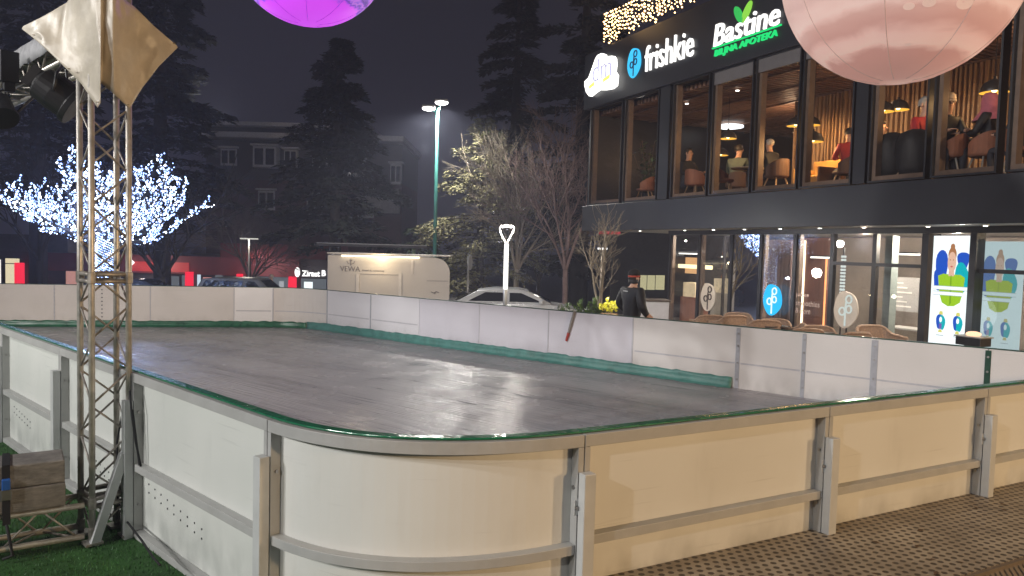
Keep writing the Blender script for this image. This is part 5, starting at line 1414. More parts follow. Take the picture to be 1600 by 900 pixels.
fbox(MB(), t_ - .40, t_ - .33, -1.6, -0.98, ZF + .10, ZF + .60).build("armrest", yel, arm, bevel=0.02)
fbox(MB(), t_ + .33, t_ + .40, -1.6, -0.98, ZF + .10, ZF + .60).build("armrest", brownu, arm, bevel=0.02)
fbox(MB(), t_ - .40, t_ + .40, -1.70, -1.61, ZF + .10, ZF + .80).build("backrest", yel, arm, bevel=0.02)
amber = EM("amber_inside", (1.0, 0.50, 0.06), 1.5)
def pendant(px_, py_, n, R, lab, power=26, dark=True):
    t = ft(px_, 5.0, n); g = FP(t, n, 0); z = at(px_, py_, g.y).z        # rim height
    o = thing("pendant_lamp", lab, "pendant lamp", (g.x, g.y, z), "dome pendant lamps")
    c = V((g.x, g.y, z))
    MB().lathe([(R, 0.0), (R * 1.01, 0.012), (R * 0.94, R * 0.35), (R * 0.72, R * 0.72), (R * 0.36, R * 0.95), (R * 0.13, R * 1.02), (R * 0.10, R * 1.22), (1e-4, R * 1.24)], c, 24, cap=False).build("shade", M("black_enamel", (0.03, 0.026, 0.025), rough=0.35, var=0.1), o, smooth=True)
    MB().lathe([(R * 0.985, 0.004), (R * 0.90, R * 0.30), (R * 0.5, R * 0.6), (1e-4, R * 0.7)], c, 24, cap=False).build("lining", amber, o, smooth=True)
    MB().ball(c + UZ * (R * 0.22), R * 0.20, 8).build("bulb", EM("warm_pendant_bulb", (1.0, 0.72, 0.34), 8.0), o, smooth=True)
    MB().tube([c + UZ * (R * 1.2), V((c.x, c.y, ZG1 - 0.2))], 0.006, 5).build("cord", black, o)
    lamp("pendant_light", c - UZ * 0.06, power, (1.0, 0.60, 0.25), 0.08)
pendant(1271, 222, -1.0, 0.23, "black dome pendant lamp in front of the lit timber slats", 85)
pendant(1137, 217, -1.6, 0.22, "dome pendant lamp with an amber inside in the fourth upper window, upper of two", 24)
pendant(1126, 243, -3.0, 0.22, "dome pendant lamp low in the fourth upper window, lower of two", 24)
pendant(1242, 197, -2.4, 0.22, "small dome pendant lamp seen in the fifth upper window", 26)
pendant(1266, 196, -2.6, 0.22, "small dome pendant lamp high above the armchair", 30)
pendant(1379, 175, -1.6, 0.22, "left of two touching dome pendant lamps under the pink planet", 18)
pendant(1402, 172, -2.2, 0.22, "right of two touching dome pendant lamps under the pink planet", 18)
pendant(1553, 145, -1.1, 0.23, "black dome pendant lamp above the pink headscarf", 28)
pendant(961, 268, -1.9, 0.20, "dome pendant lamp in the leftmost upper window", 12)
# white ceiling lamps deep in the room
for px_, py_, n, w_, lab in ((1137, 199, -4.5, 0.9, "wide white lamp disc above the green jacket diner"), (1160, 194, -6, .5, "white ceiling lamp behind the fourth upper mullion"), (1181, 194, -6.0, 0.5, "white ceiling lamp in the fifth upper window, left"), (1195, 193, -6.6, .3, "small white ceiling lamp in the fifth upper window, right"), (1100, 198, -6, .3, "small white ceiling lamp in the third upper window")):
    t = ft(px_, 5.2, n); g = FP(t, n, 0); z = at(px_, py_, g.y).z; c = V((g.x, g.y, z))
    o = thing("disc_lamp", lab, "ceiling lamp", tuple(c), "white lamps deep in the dining room")
    MB().lathe([(1e-4, 0), (w_ / 2, 0.0), (w_ / 2, 0.05), (1e-4, 0.05)], c, 18).build("diffuser", EM("cool_disc", (0.88, 0.96, 1.0), 2.6), o)
    MB().tube([c + UZ * 0.05, V((c.x, c.y, ZG1 - .1))], 0.006, 5).build("cord", black, o)
for px_, py_ in ((1152, 131), (1193, 157), (1073, 182), (1115, 120)):
    n = -1.2; t = ft(px_, 6.2, n)
    o = tag(MB().lathe([(1e-4, 0), (0.045, 0.0), (0.05, 0.02)], FP(t, n, ZG1 - 0.23), 12).build("ceiling_spot", EM("spot_white_small", (1, 0.95, 0.85), 5.0), loc=tuple(FP(t, n, ZG1 - 0.23))),
            {1152: "ceiling spot in the fourth upper window", 1193: "ceiling spot in the fifth upper window", 1073: "ceiling spot in the third upper window", 1115: "ceiling spot close to the third upper mullion"}[px_], "ceiling spot", "spots in the timber ceiling")
lamp("dining_fill_lamp", FP(4.5, -4.0, 5.9), 40, (1.0, 0.66, 0.40), 0.2)
lamp("dining_fill_lamp", FP(8.5, -2.2, 5.9), 14, (1.0, 0.66, 0.40), 0.2)
lamp("dining_fill_lamp", FP(12.0, -2.0, 5.9), 14, (1.0, 0.66, 0.40), 0.2)

# ------------------------------------------------------------------ wicker armchairs on the terrace
wick = M("tan_wicker", (0.25, 0.155, 0.10), rough=0.7, var=0.35, scale=30, bump=0.8, bscale=60)
def wicker(label):
    t = thing("wicker_armchair", label, "armchair", (0, 0, 0), "wicker armchairs on the terrace")
    pth = []; nn = []
    for i in range(21):
        a = PI * (-0.12 + 1.24 * i / 20); ex = 0.38
        cx = math.copysign(abs(math.cos(a)) ** ex, math.cos(a)); sy_ = math.copysign(abs(math.sin(a)) ** ex, math.sin(a))
        pth.append(V((0.33 * cx, -0.32 * sy_, 0))); nn.append(V((math.cos(a), -math.sin(a), 0)))
    MB().sweep(pth, nn, -0.018, 0.018, lambda u: 0.30, lambda u: 0.62 + 0.16 * math.sin(PI * u) ** 2).build("backrest", wick, t)
    rim = [p + UZ * (0.635 + 0.16 * math.sin(PI * i / 20) ** 2) for i, p in enumerate(pth)]
    MB().tube(rim, 0.028, 8).build("rim", wick, t, smooth=True)
    MB().box((0, -0.02, 0.36), (0.60, 0.56, 0.09)).build("seat", wick, t, bevel=0.02)
    MB().box((0, 0.0, 0.435), (0.54, 0.52, 0.06)).build("cushion", M("grey_cushion", (0.20, 0.17, 0.16), rough=0.9, var=0.1), t, bevel=0.02)
    for sx_ in (-1, 1):
        for sy_ in (-1, 1):
            MB().tube([V((sx_ * 0.25, sy_ * 0.24, 0.32)), V((sx_ * 0.28, sy_ * 0.27, 0))], [0.024, 0.018], 8).build("leg", wick, t)
    return t
wk0 = wicker("tan wicker armchair"); first = True
for px_, n, rz, sc_, lab in ((1103, 0.5, aU + 1.2, 1.0, "leftmost tan wicker armchair beside the man in the beanie"), (1133, 0.35, aU + 1.5, 1.05, "tan wicker armchair turned left below the cream emblem disc"), (1153, -0.35, aU - 2.2, 1.0, "shaded wicker armchair behind the leftmost pair"),
                      (1186, 0.35, aU + 1.2, 1.05, "tan wicker armchair left of the blue emblem disc"), (1208, -0.1, aU - 2.4, 1.0, "shaded wicker armchair under the blue emblem disc"), (1229, 0.1, aU + 2.5, 1.0, "tan wicker armchair seen from behind right of the blue disc"),
                      (1252, 0.45, aU + 1.1, 1.0, "tan wicker armchair below the light strip of the brown panel"), (1280, 0.1, aU - 2.2, 1.0, "dark wicker armchair below the brown panel's right edge"), (1318, 0.4, aU + 1.4, 1.05, "orange wicker basket chair below the cream emblem disc"), (1376, -0.6, aU - 1.8, 1.1, "upright tan wicker chair by the glass door frame")):
    o = wk0 if first else dup(wk0); first = False
    g = FP(ft(px_, 0.2, n), n, 0.0); o.location = g; o.rotation_euler = (0, 0, rz); o.scale = (sc_, sc_, sc_ * 0.99); o['label'] = lab
def cafe_table(px_, n, lab):
    g = FP(ft(px_, 0.3, n), n, 0.0); t = thing("cafe_table", lab, "table", tuple(g), "terrace tables")
    MB().box(g + UZ * 0.70, (0.62, 0.62, 0.03), FAX).build("tabletop", M("dark_tabletop", (0.05, 0.04, 0.035), rough=0.4), t, bevel=0.006)
    MB().lathe([(0.2, 0), (0.2, 0.012), (0.025, 0.03), (0.025, 0.68)], g, 12).build("pedestal", clad2, t)
cafe_table(1120, 0.1, "dark terrace table between the two leftmost wicker chairs"); cafe_table(1200, 0.2, "dark terrace table in front of the blue emblem disc"); cafe_table(1266, 0.25, "dark terrace table below the brown panel")
g = FP(ft(1516, 0.2, 0.5), 0.5, 0.0); zt = at(1516, 527, g.y).z
lt = thing("terrace_heater", "small black box with a glowing bowl on a stand before the white poster", "table lamp", (g.x, g.y, 0.0))
MB().box(V((g.x, g.y, zt - 0.06)), (0.40, 0.26, 0.13), FAX).build("box", clad2, lt, bevel=0.01)
MB().box(V((g.x, g.y, zt + 0.012)), (0.44, 0.30, 0.02), FAX).build("lid", M("grey_metal", (0.4, 0.38, 0.36), rough=0.4, metal=0.6), lt, bevel=0.004)
MB().ball(V((g.x, g.y, zt + 0.05)), 0.09, 8, (1.2, 1.2, 0.5)).build("glow_bowl", EM("peach_glow", (1.0, 0.62, 0.38), 1.6), lt, smooth=True)
MB().box(V((g.x, g.y, (zt - 0.13) / 2)), (0.10, 0.10, zt - 0.13), FAX).build("stand", clad2, lt)
# ------------------------------------------------------------------ trees
bark = M("grey_bark", (0.20, 0.165, 0.12), rough=0.85, var=0.35, scale=8, bump=0.6, bscale=30, stretch=(1, 1, 0.3))
bark_d = M("dark_bark", (0.030, 0.025, 0.022), rough=0.9, var=0.3, scale=8)
def grow(rnd, p, d, L, r, lev, maxl, out, tips, curl=0.12, up=0.05, kids=(3, 5), ang=(0.4, 0.85), ratio=(0.55, 0.78)):
    n = 4 if lev < 2 else 3
    pts = [p]; rs = [r]; q = V(p); dd = V(d)
    for i in range(n):
        dd = (dd + V((rnd.uniform(-curl, curl), rnd.uniform(-curl, curl), rnd.uniform(-curl, curl) + up))).normalized()
        q = q + dd * (L / n); pts.append(q); rs.append(r * (1 - 0.5 * (i + 1) / n))
    out.append((pts, rs, lev))
    if lev >= maxl: tips.append(q); return
    for k in range(rnd.randint(*kids)):
        t = rnd.uniform(0.3, 1.0) if k else 1.0
        i = min(n - 1, int(t * n)); b = pts[i].lerp(pts[i + 1], t * n - i) if t < 1 else q
        a = rnd.uniform(*ang) * (0.5 if t == 1.0 else 1)
        ax = dd.orthogonal().normalized(); ax.rotate(Matrix.Rotation(rnd.uniform(0, 2 * PI), 3, dd))
        nd = (dd * math.cos(a) + ax * math.sin(a)).normalized()
        grow(rnd, b, nd, L * rnd.uniform(*ratio), max(0.004, r * (0.62 if t == 1.0 else 0.5)), lev + 1, maxl, out, tips, curl, up, kids, ang, ratio)
def bare_tree(label, base, H, fork, rt, seed, mat, n0=(4, 6), spread=(0.25, 0.7), levels=4, L0=0.34, group="bare trees behind the rink", lean=V((0, 0, 0)), thin=0.006, up=0.05):
    rnd = random.Random(seed); base = V(base)
    t = thing("bare_tree", label, "tree", tuple(base), group)
    top = base + V((0, 0, fork)) + lean
    MB().tube([base - UZ * 0.1, base + UZ * 0.3, base.lerp(top, 0.5) + V((rnd.uniform(-.06, .06), 0, 0)), top], [rt * 1.25, rt, rt * .88, rt * 0.8], 10).build("trunk", mat, t, smooth=True)
    out = []; tips = []
    n = rnd.randint(*n0)
    for k in range(n):
        a = 2 * PI * (k + rnd.random() * 0.6) / n; e = rnd.uniform(*spread)
        grow(rnd, top - UZ * 0.08, V((math.cos(a) * math.sin(e), math.sin(a) * math.sin(e), math.cos(e))), H * L0 * rnd.uniform(0.85, 1.15), rt * 0.55, 1, levels, out, tips, up=up)
    mb = MB()
    for pts, rs, lev in out: mb.tube(pts, [max(thin, x) for x in rs], 6 if lev < 3 else 3, cap=False)
    mb.build("crown", mat, t, smooth=True)
    return t, out, tips
def cedar(label, base, H, R, seed, leaf, n_br=46, bare=0.12, leaves=160, size=0.24, group="dark conifers behind the rink", skew=0.0, droop=0.14):
    rnd = random.Random(seed); base = V(base)
    t = thing("conifer_tree", label, "tree", tuple(base), group)
    MB().tube([base - UZ * 0.2, base + UZ * H * 0.5 + V((rnd.uniform(-.2, .2), 0, 0)), base + UZ * H], [H * 0.024, H * 0.017, 0.03], 9).build("trunk", bark_d, t, smooth=True)
    br = MB(); lf = MB()
    for k in range(n_br):
        h = bare + (1 - bare) * ((k + rnd.random()) / n_br) ** 0.9
        prof = (1 - h) ** 0.7 * (0.62 + 0.38 * min(1, (h - bare) * 5 + 0.3))
        L = R * prof * rnd.uniform(0.62, 1.18) + 0.3
        a = rnd.uniform(0, 2 * PI); d = V((math.cos(a), math.sin(a), 0))
        p0 = base + UZ * (H * h); pts = []; s = 6; lift = rnd.uniform(0.05, 0.28)
        for i in range(s + 1):
            u = i / s; pts.append(p0 + d * (L * u) + UZ * (L * (lift * u - (lift + droop) * u * u)) + V((rnd.uniform(-.06, .06), rnd.uniform(-.06, .06), rnd.uniform(-.05, .05))) * L * 0.3)
        br.tube(pts, [0.05 * L / 3 * (1 - 0.8 * i / s) + 0.008 for i in range(s + 1)], 4, cap=False)
        side = V((-d.y, d.x, 0))
        for q in range(int(leaves * (0.35 + 0.65 * L / R))):
            u = rnd.random() ** 0.6; i = min(s - 1, int(u * s)); c = pts[i].lerp(pts[i + 1], u * s - i)
            wd = L * 0.34 * (1 - 0.75 * u) + 0.12
            v = rnd.uniform(-1, 1); c = c + side * (v * wd) + d * (abs(v) * wd * 0.35) + UZ * (rnd.uniform(-.22, .10) - 0.10 * abs(v))
            l = size * rnd.uniform(0.5, 1.3); w = l * rnd.uniform(0.16, 0.34)
            dr_ = (d * rnd.uniform(0.2, 1.0) + side * (v * 1.1 + rnd.uniform(-.4, .4)) + UZ * rnd.uniform(-.6, .25)).normalized()
            sd = dr_.cross(V((rnd.uniform(-.5, .5), rnd.uniform(-.5, .5), 1))).normalized()
            k0 = len(lf.v); lf.v += [c - dr_ * l * .4 , c + sd * w, c + dr_ * l * .8, c - sd * w]; lf.f.append([k0, k0 + 1, k0 + 2, k0 + 3]); lf.m.append(0)
    br.build("branches", bark_d, t, smooth=True)
    lf.build("crown", leaf, t)
    return t
leaf_d = M("dark_needles", (0.013, 0.017, 0.012), rough=0.8, var=0.45, scale=1.1, spec=0.2)
leaf_g = M("cedar_needles", (0.185, 0.172, 0.09), rough=0.8, var=0.45, scale=1.3, spec=0.2)
def gp(px, Y, z=None):
    p = at(px, 400, Y); return V((p.x, Y, ground_z(p.x, Y) if z is None else z))
cedar("tall dark conifer right of the apartment block's bay window, reaching the purple planet", gp(527, 37), 13.6, 4.6, 31, leaf_d, 105, 0.27, 330, 0.30)
cedar("tall black conifer behind the blue lit tree", gp(255, 40), 19.5, 5.2, 32, leaf_d, 95, 0.25, 280, 0.40)
cedar("black conifer at the far left behind the tarpaulin", gp(60, 44), 22.0, 7.0, 33, leaf_d, 90, 0.25, 280, 0.44)
cedar("tall black conifer behind the street lamp's right side", gp(800, 47), 21.0, 4.8, 34, leaf_d, 90, 0.15, 280, 0.42)
cedar("black conifer rising behind the restaurant's corner", gp(905, 43), 24.0, 4.5, 35, leaf_d, 90, 0.10, 280, 0.42)
cedar("lit green cedar behind the white light post", gp(752, 32.0), 8.6, 3.7, 36, leaf_g, 84, 0.12, 330, 0.155)
cedar("low dark cedar between kiosk and street lamp", gp(655, 36), 4.6, 2.4, 37, M("mid_needles", (0.05, 0.07, 0.035), rough=0.8, var=0.4, scale=1.3), 34, 0.18, 150, 0.24)
bare_tree("bare tree with pale upright twigs in front of the lit green cedar", gp(808, 30.6), 7.6, 2.2, 0.14, 41, bark, (6, 7), (0.12, 0.5), 5, 0.29, thin=0.0055)
bare_tree("bare reddish tree beside the restaurant's left edge", gp(884, 30), 8.2, 2.2, 0.13, 42, M("reddish_bark", (0.22, 0.145, 0.13), rough=0.85, var=0.3), (5, 6), (0.12, 0.5), 5, 0.30, thin=0.007)
bare_tree("bare tree in front of the dark red facade", gp(392, 39.5), 6.8, 1.9, 0.12, 43, M("umber_bark", (0.16, 0.13, 0.115), rough=0.9, var=0.3), (5, 7), (0.25, 0.95), 5, 0.28, thin=0.008)
bare_tree("small bare forked tree standing in the planter under the overhang", gp(939, 20.6, 0.0), 3.0, 0.7, 0.075, 44, bark, (3, 4), (0.15, 0.45), 4, 0.36, thin=0.006)
bare_tree("forked bare tree trunk left of the lattice tower before the red shops", gp(62, 33), 7.5, 2.2, 0.16, 45, bark_d, (3, 4), (0.2, 0.6), 4, 0.34, thin=0.008)
bare_tree("dark leaning tree before the red bank fascia", gp(252, 34), 7.0, 1.7, 0.20, 46, bark_d, (3, 4), (0.3, 0.9), 4, 0.34, thin=0.008)
bare_tree("thin bare tree right of the white light post", gp(843, 33), 6.0, 1.9, 0.10, 47, bark_d, (4, 5), (0.2, 0.6), 4, 0.32, thin=0.007)

# ---- the tree wrapped in blue-white lights
tb0 = gp(165, 26)
rnd = random.Random(77)
lt_ = thing("wrapped_tree", "spreading bare tree wrapped in blue white lights behind the lattice tower", "tree", tuple(tb0))
top = tb0 + UZ * 2.7
MB().tube([tb0 - UZ * .1, tb0 + UZ * 1.2, top], [0.30, 0.25, 0.24], 12).build("trunk", bark_d, lt_, smooth=True)
limbs = []
def limb(p, d, L, r, lev):
    n = 7; pts = [p]; q = V(p); dd = V(d)
    for i in range(n):
        dd = (dd + V((rnd.uniform(-.20, .20), rnd.uniform(-.20, .20), rnd.uniform(-.16, .20) + 0.035 * i * (1 if lev == 0 else .6)))).normalized()
        q = q + dd * (L / n); pts.append(q)
    limbs.append((pts, r, lev))
    if lev >= 2: return
    for k in range(9 if lev == 0 else 5):
        t = rnd.uniform(0.22, 1.0); i = min(n - 1, int(t * n)); b = pts[i].lerp(pts[i + 1], t * n - i)
        ax = V((rnd.uniform(-1, 1), rnd.uniform(-1, 1), rnd.uniform(-.5, 0.9))).normalized()
        limb(b, (dd * 0.75 + ax * 0.85).normalized(), L * rnd.uniform(0.26, 0.42), r * 0.5, lev + 1)
for k, (azi, el, L) in enumerate(((0.0, 0.12, 3.0), (0.35, 0.55, 3.0), (3.14, 0.10, 3.5), (3.3, 0.28, 3.3), (0.15, 0.2, 3.1), (2.75, 0.40, 3.2), (3.5, 0.62, 3.0), (-0.3, 0.30, 2.7), (1.2, 0.8, 2.3), (1.9, 1.05, 2.7), (-1.3, 0.5, 2.3), (-1.9, 0.85, 2.4), (4.0, 0.2, 2.4), (0.8, 1.0, 2.2))):
    limb(top - UZ * 0.15, V((math.cos(azi) * math.cos(el), math.sin(azi) * math.cos(el), math.sin(el))), L, 0.10, 0)
mb = MB()
for pts, r, lev in limbs: mb.tube(pts, [max(0.008, r * (1 - .7 * i / (len(pts) - 1))) for i in range(len(pts))], 5, cap=False)
mb.build("crown", bark_d, lt_, smooth=True)
lc = thing("light_chain", "chain of blue white bulbs wound round the spreading bare tree", "fairy lights", tuple(tb0))
led = EM("blue_led", (0.30, 0.46, 1.0), 5.0, sample=False); led2 = EM("white_led", (0.75, 0.85, 1.0), 8.0, sample=False)
stA, stB = MB(), MB(); nb = 0
def bulb(c, r):
    global nb
    w = rnd.random() < 0.30
    if nb < 100 and rnd.random() < 0.10:
        MB().octa(c, r).build("bulb", led2 if w else led, lc); nb += 1
    else: (stB if w else stA).octa(c, r)
wire = MB()
for pts, r, lev in limbs:
    L = sum((pts[i + 1] - pts[i]).length for i in range(len(pts) - 1)); s = 0.05
    while s < L:
        u = s / L * (len(pts) - 1); i = min(len(pts) - 2, int(u)); c = pts[i].lerp(pts[i + 1], u - i)
        c = c + V((rnd.uniform(-1, 1), rnd.uniform(-1, 1), rnd.uniform(-1, 1))) * (0.03 + r * (1 - u / len(pts)) * 0.8)
        bulb(c, rnd.choice((0.02, 0.026, 0.034, 0.046))); s += rnd.uniform(0.04, 0.085) * (0.8 if lev == 0 else 1.1)
for k in range(1000):
    z = 0.4 + 2.5 * k / 1000; a = k * 0.61; c = tb0 + V((math.cos(a) * 0.30, math.sin(a) * 0.30, z)); bulb(c, rnd.choice((0.02, 0.028, 0.034)))
pts = [tb0 + V((math.cos(a) * 0.285, math.sin(a) * 0.285, 0.5 + 2.3 * a / 44)) for a in [i * 0.4 for i in range(110)]]
wire.tube(pts, 0.008, 4); wire.build("wire", black, lc)
tag(stA.build("bulb", led, lc), kind="stuff"); tag(stB.build("bulb", led2, lc), kind="stuff")
lamp("added_tree_glow", tb0 + V((0, -1.2, 3.4)), 330, (0.42, 0.55, 1.0), 0.08); lamp("added_tree_glow", tb0 + V((0, 0.5, 4.6)), 260, (0.42, 0.55, 1.0), 0.08); lamp("added_tree_glow", tb0 + V((0, -0.9, 1.6)), 60, (0.5, 0.62, 1.0), 0.08)  # added point lights standing in for the bulbs' glow

# ------------------------------------------------------------------ red shop row and the apartment block behind
YS = 46.0
def sx(px): return at(px, 400, YS).x
def sz(py, px=250): return at(px, py, YS).z
zg = ground_z(0, YS)
red_w = M("dark_red_facade", (0.20, 0.03, 0.035), rough=0.6, var=0.15, scale=0.5)
red_l = M("lit_red_fascia", (0.45, 0.03, 0.03), rough=0.5, var=0.1, scale=0.5, emit=0.22, ecol=(1.0, 0.08, 0.06))
red_e = EM("red_lightbox", (1.0, 0.02, 0.06), 1.1)
sh = thing("shop_building", "low dark red bank and shop row with lit red pillars across the street", "building", (sx(200), YS, zg))
mb = MB()
mb.box(((sx(-260) + sx(560)) / 2, YS + 4, (zg + sz(398)) / 2), (sx(560) - sx(-260), 8, sz(398) - zg)).build("wall", M("grey_shop_wall", (0.07, 0.065, 0.07), rough=0.6, var=0.2, scale=0.4), sh)
MB().box(((sx(60) + sx(470)) / 2, YS - 0.2, (sz(427) + sz(399)) / 2), (sx(470) - sx(60), 0.36, sz(399) - sz(427))).build("fascia", red_w, sh)
MB().box(((sx(205) + sx(300)) / 2, YS - 0.42, (sz(424) + sz(409)) / 2), (sx(300) - sx(205), 0.06, sz(409) - sz(424))).build("lit_fascia", red_l, sh)
MB().box(((sx(362) + sx(520)) / 2, YS + 1.2, (sz(398) + sz(377)) / 2), (sx(520) - sx(362), 6, sz(377) - sz(398))).build("upper_wall", red_w, sh)
MB().box(((sx(-260) + sx(130)) / 2, YS - .1, (sz(398) + sz(372)) / 2), (sx(130) - sx(-260), 3, sz(372) - sz(398))).build("upper_wall", M("grey_upper", (0.10, 0.10, 0.105), rough=0.7, var=0.2), sh)
for p0, p1, y0 in ((34, 45, 416), (297, 307, 423), (376, 384, 424), (456, 467, 426)):
    MB().box(((sx(p0) + sx(p1)) / 2, YS - 0.55, (zg + sz(y0)) / 2), (sx(p1) - sx(p0), 0.3, sz(y0) - zg)).build("lit_pillar", red_e, sh)
warmw = EM("warm_shop_window", (1.0, 0.86, 0.55), 0.85); coolw = EM("cool_shop_window", (0.72, 0.88, 1.0), 0.9); dimw = EM("dim_shop_window", (0.16, 0.18, 0.20), 0.7)
for p0, p1, y0, y1, m_ in ((-8, 4, 411, 470, EM("white_shop_window", (1, .97, .9), 1.1)), (7, 33, 409, 470, warmw), (103, 124, 425, 470, EM("pinkish_poster", (0.62, 0.30, 0.25), 0.8)), (262, 282, 430, 470, dimw), (284, 296, 428, 470, dimw), (308, 316, 425, 452, coolw),
                     (317, 333, 430, 470, EM("red_white_poster", (0.62, 0.28, 0.26), 0.8)), (351, 367, 431, 444, coolw), (336, 350, 426, 470, dimw), (395, 412, 432, 438, coolw), (436, 446, 433, 450, EM("grey_poster", (.5, .52, .55), .8)), (386, 454, 427, 470, dimw), (475, 491, 433, 455, EM("white_door", (0.9, 1.0, 1.0), 1.3)), (470, 512, 428, 470, dimw)):
    y1 = min(y1, 462)
    wz0, wz1 = sz(y1), sz(y0)
    n_ = 0.02 if m_ is not dimw else 0.0
    w = MB().box(((sx(p0) + sx(p1)) / 2, YS - 0.03 - n_, (wz0 + wz1) / 2), (sx(p1) - sx(p0), 0.05, wz1 - wz0)).build("window", clad2, sh)
    MB().box(((sx(p0) + sx(p1)) / 2, YS - 0.07 - n_, (wz0 + wz1) / 2), (sx(p1) - sx(p0) - 0.10, 0.02, wz1 - wz0 - 0.08)).build("pane", m_, w)
    if m_ is warmw:
        MB().box((sx(7) + (sx(33) - sx(7)) * 0.1, YS - 0.11 - n_, (wz0 + wz1) / 2), (0.06, 0.02, wz1 - wz0)).build("mullion", clad2, w); MB().box(((sx(7) + sx(33)) / 2, YS - 0.11 - n_, sz(418)), (sx(33) - sx(7), 0.02, 0.05)).build("transom", clad2, w)
for px_ in (90, 250, 420):
    lamp("shop_front_fill", (sx(px_), YS - 2.2, sz(412)), 110, (1.0, 0.85, 0.8), 0.15)  # unseen point lights added to brighten the red fascia
zs = thing("lit_sign", "white glowing bank sign with a wheat ear emblem left of the kiosk", "sign", (sx(490), YS - 0.5, sz(420)))
hot2 = EM("sign_white", (1.0, 0.99, 0.97), 1.8)
text_part("Ziraat", hot2, zs, "lettering", (sx(489), YS - 0.4, sz(420.5)), (1, 0, 0), sx(503) - sx(475), 0.36, depth=0.05, bold=0.03)
text_part("B", hot2, zs, "lettering", (sx(509), YS - 0.4, sz(419.5)), (1, 0, 0), 0.24, 0.36, depth=0.05, bold=0.03)
mb = MB().ball((sx(468), YS - 0.42, sz(419)), 0.30, 8, (0.55, 0.12, 1.0)); mb.build("emblem", hot2, zs, smooth=True)
as_ = thing("arrow_sign", "small white lit arrow mark on the red fascia right of the lattice tower", "sign", (sx(211), YS - .5, sz(410)))
MB().prism([(sx(207), YS - 0.5, sz(412)), (sx(212), YS - 0.5, sz(406)), (sx(217), YS - 0.5, sz(411)), (sx(212), YS - 0.5, sz(416))], (0, -0.06, 0)).build("arrow", hot2, as_)

lamp("street_side_light", (-17.5, 44.0, 9.5), 230, (1.0, 0.95, 0.88), 0.15)  # two unseen lights added to brighten the apartment block and red front
lamp("street_side_light", (-6.0, 50.0, 8.5), 200, (1.0, 0.95, 0.88), 0.15)
YA = 62.0
def ax_(px): return at(px, 300, YA).x
def az(py, px=480): return at(px, py, YA).z
ap = thing("apartment_block", "dark brick apartment block with white bay windows behind the conifer", "building", (ax_(480), YA, -1.9))
brick = M("dark_brick", (0.11, 0.05, 0.045), rough=0.85, var=0.2, scale=1.5)
grey_w = M("grey_render", (0.10, 0.095, 0.095), rough=0.85, var=0.15, scale=0.8)
white_t = M("white_trim", (0.8, 0.8, 0.82), rough=0.6, var=0.1)
za = az(283)
MB().box(((ax_(322) + ax_(628)) / 2, YA + 5, (-2 + za) / 2), (ax_(628) - ax_(322), 10, za + 2)).build("wall", brick, ap)
MB().box(((ax_(322) + ax_(628)) / 2, YA + 5, (za + az(222)) / 2), (ax_(628) - ax_(322), 10.02, az(222) - za - 0.02)).build("upper_wall", grey_w, ap)
MB().box(((ax_(318) + ax_(632)) / 2, YA + 4.6, az(216)), (ax_(632) - ax_(318), 11.6, 0.42)).build("eave", white_t, ap)
MB().box(((ax_(322) + ax_(575)) / 2, YA + 5.2, az(206)), (ax_(575) - ax_(322), 10, 0.9)).build("attic", M("dark_roofing", (0.05, 0.05, 0.06), rough=0.7), ap)
MB().box(((ax_(318) + ax_(580)) / 2, YA + 4.8, az(198)), (ax_(580) - ax_(318), 11.4, 0.30)).build("roof", white_t, ap)
darkpane = M("dark_pane", (0.02, 0.02, 0.026), rough=0.15, var=0.1, spec=0.8)
for p0, p1, y0, y1, pr in ((401, 437, 233, 265, 1.0), (446, 466, 236, 262, 0.5), (490, 512, 246, 272, 0.5), (545, 570, 248, 275, 0.5), (611, 628, 254, 285, 0.6), (404, 430, 300, 330, 0.1), (480, 505, 305, 335, 0.1), (560, 585, 308, 338, 0.1), (345, 370, 236, 262, 0.1)):
    cx_, cz_ = (ax_(p0) + ax_(p1)) / 2, (az(y0) + az(y1)) / 2; w_, h_ = ax_(p1) - ax_(p0), az(y0) - az(y1)
    w = MB().box((cx_, YA - pr / 2, cz_), (w_, pr, h_)).build("window", white_t, ap)
    for k in (-1, 1):
        MB().box((cx_ + k * w_ * 0.235, YA - pr - 0.02, cz_ + 0.02), (w_ * 0.36, 0.04, h_ * 0.78)).build("pane", darkpane, w)
    MB().box((cx_, YA - pr / 2 - .1, az(y0) + 0.12), (w_ + 0.3, pr + 0.3, 0.14)).build("sill", white_t, w)
MB().box((ax_(600), YA - 0.35, (az(292) + az(330)) / 2), (ax_(626) - ax_(575), 0.7, az(292) - az(330))).build("balcony", M("pale_balcony", (0.42, 0.41, 0.40), rough=0.7, var=0.2), ap)
# far building with lit windows seen under the overhang
fb = thing("distant_building", "dark building with yellow lit windows seen under the overhang behind the man", "building", tuple(gp(1010, 40)))
p0, p1 = at(985, 400, 40), at(1060, 400, 40)
MB().box(((p0.x + p1.x) / 2 + 1, 43, 1.2), (p1.x - p0.x + 4, 5.8, 7)).build("wall", M("slate_wall", (0.05, 0.05, 0.055), rough=0.7, var=0.2), fb)
for a, b_ in ((1001, 1010), (1012, 1023), (1025, 1038)):
    q0, q1 = at(a, 430, 40), at(b_, 453, 40)
    w = MB().box(((q0.x + q1.x) / 2, 40.08, (q0.z + q1.z) / 2), (q1.x - q0.x + 0.08, 0.06, q0.z - q1.z + 0.1)).build("window", clad2, fb)
    MB().box(((q0.x + q1.x) / 2, 40.03, (q0.z + q1.z) / 2), (q1.x - q0.x, 0.04, q0.z - q1.z)).build("pane", EM("yellow_window", (0.80, 0.74, 0.42), 0.62), w)
q = at(952, 363, 34)
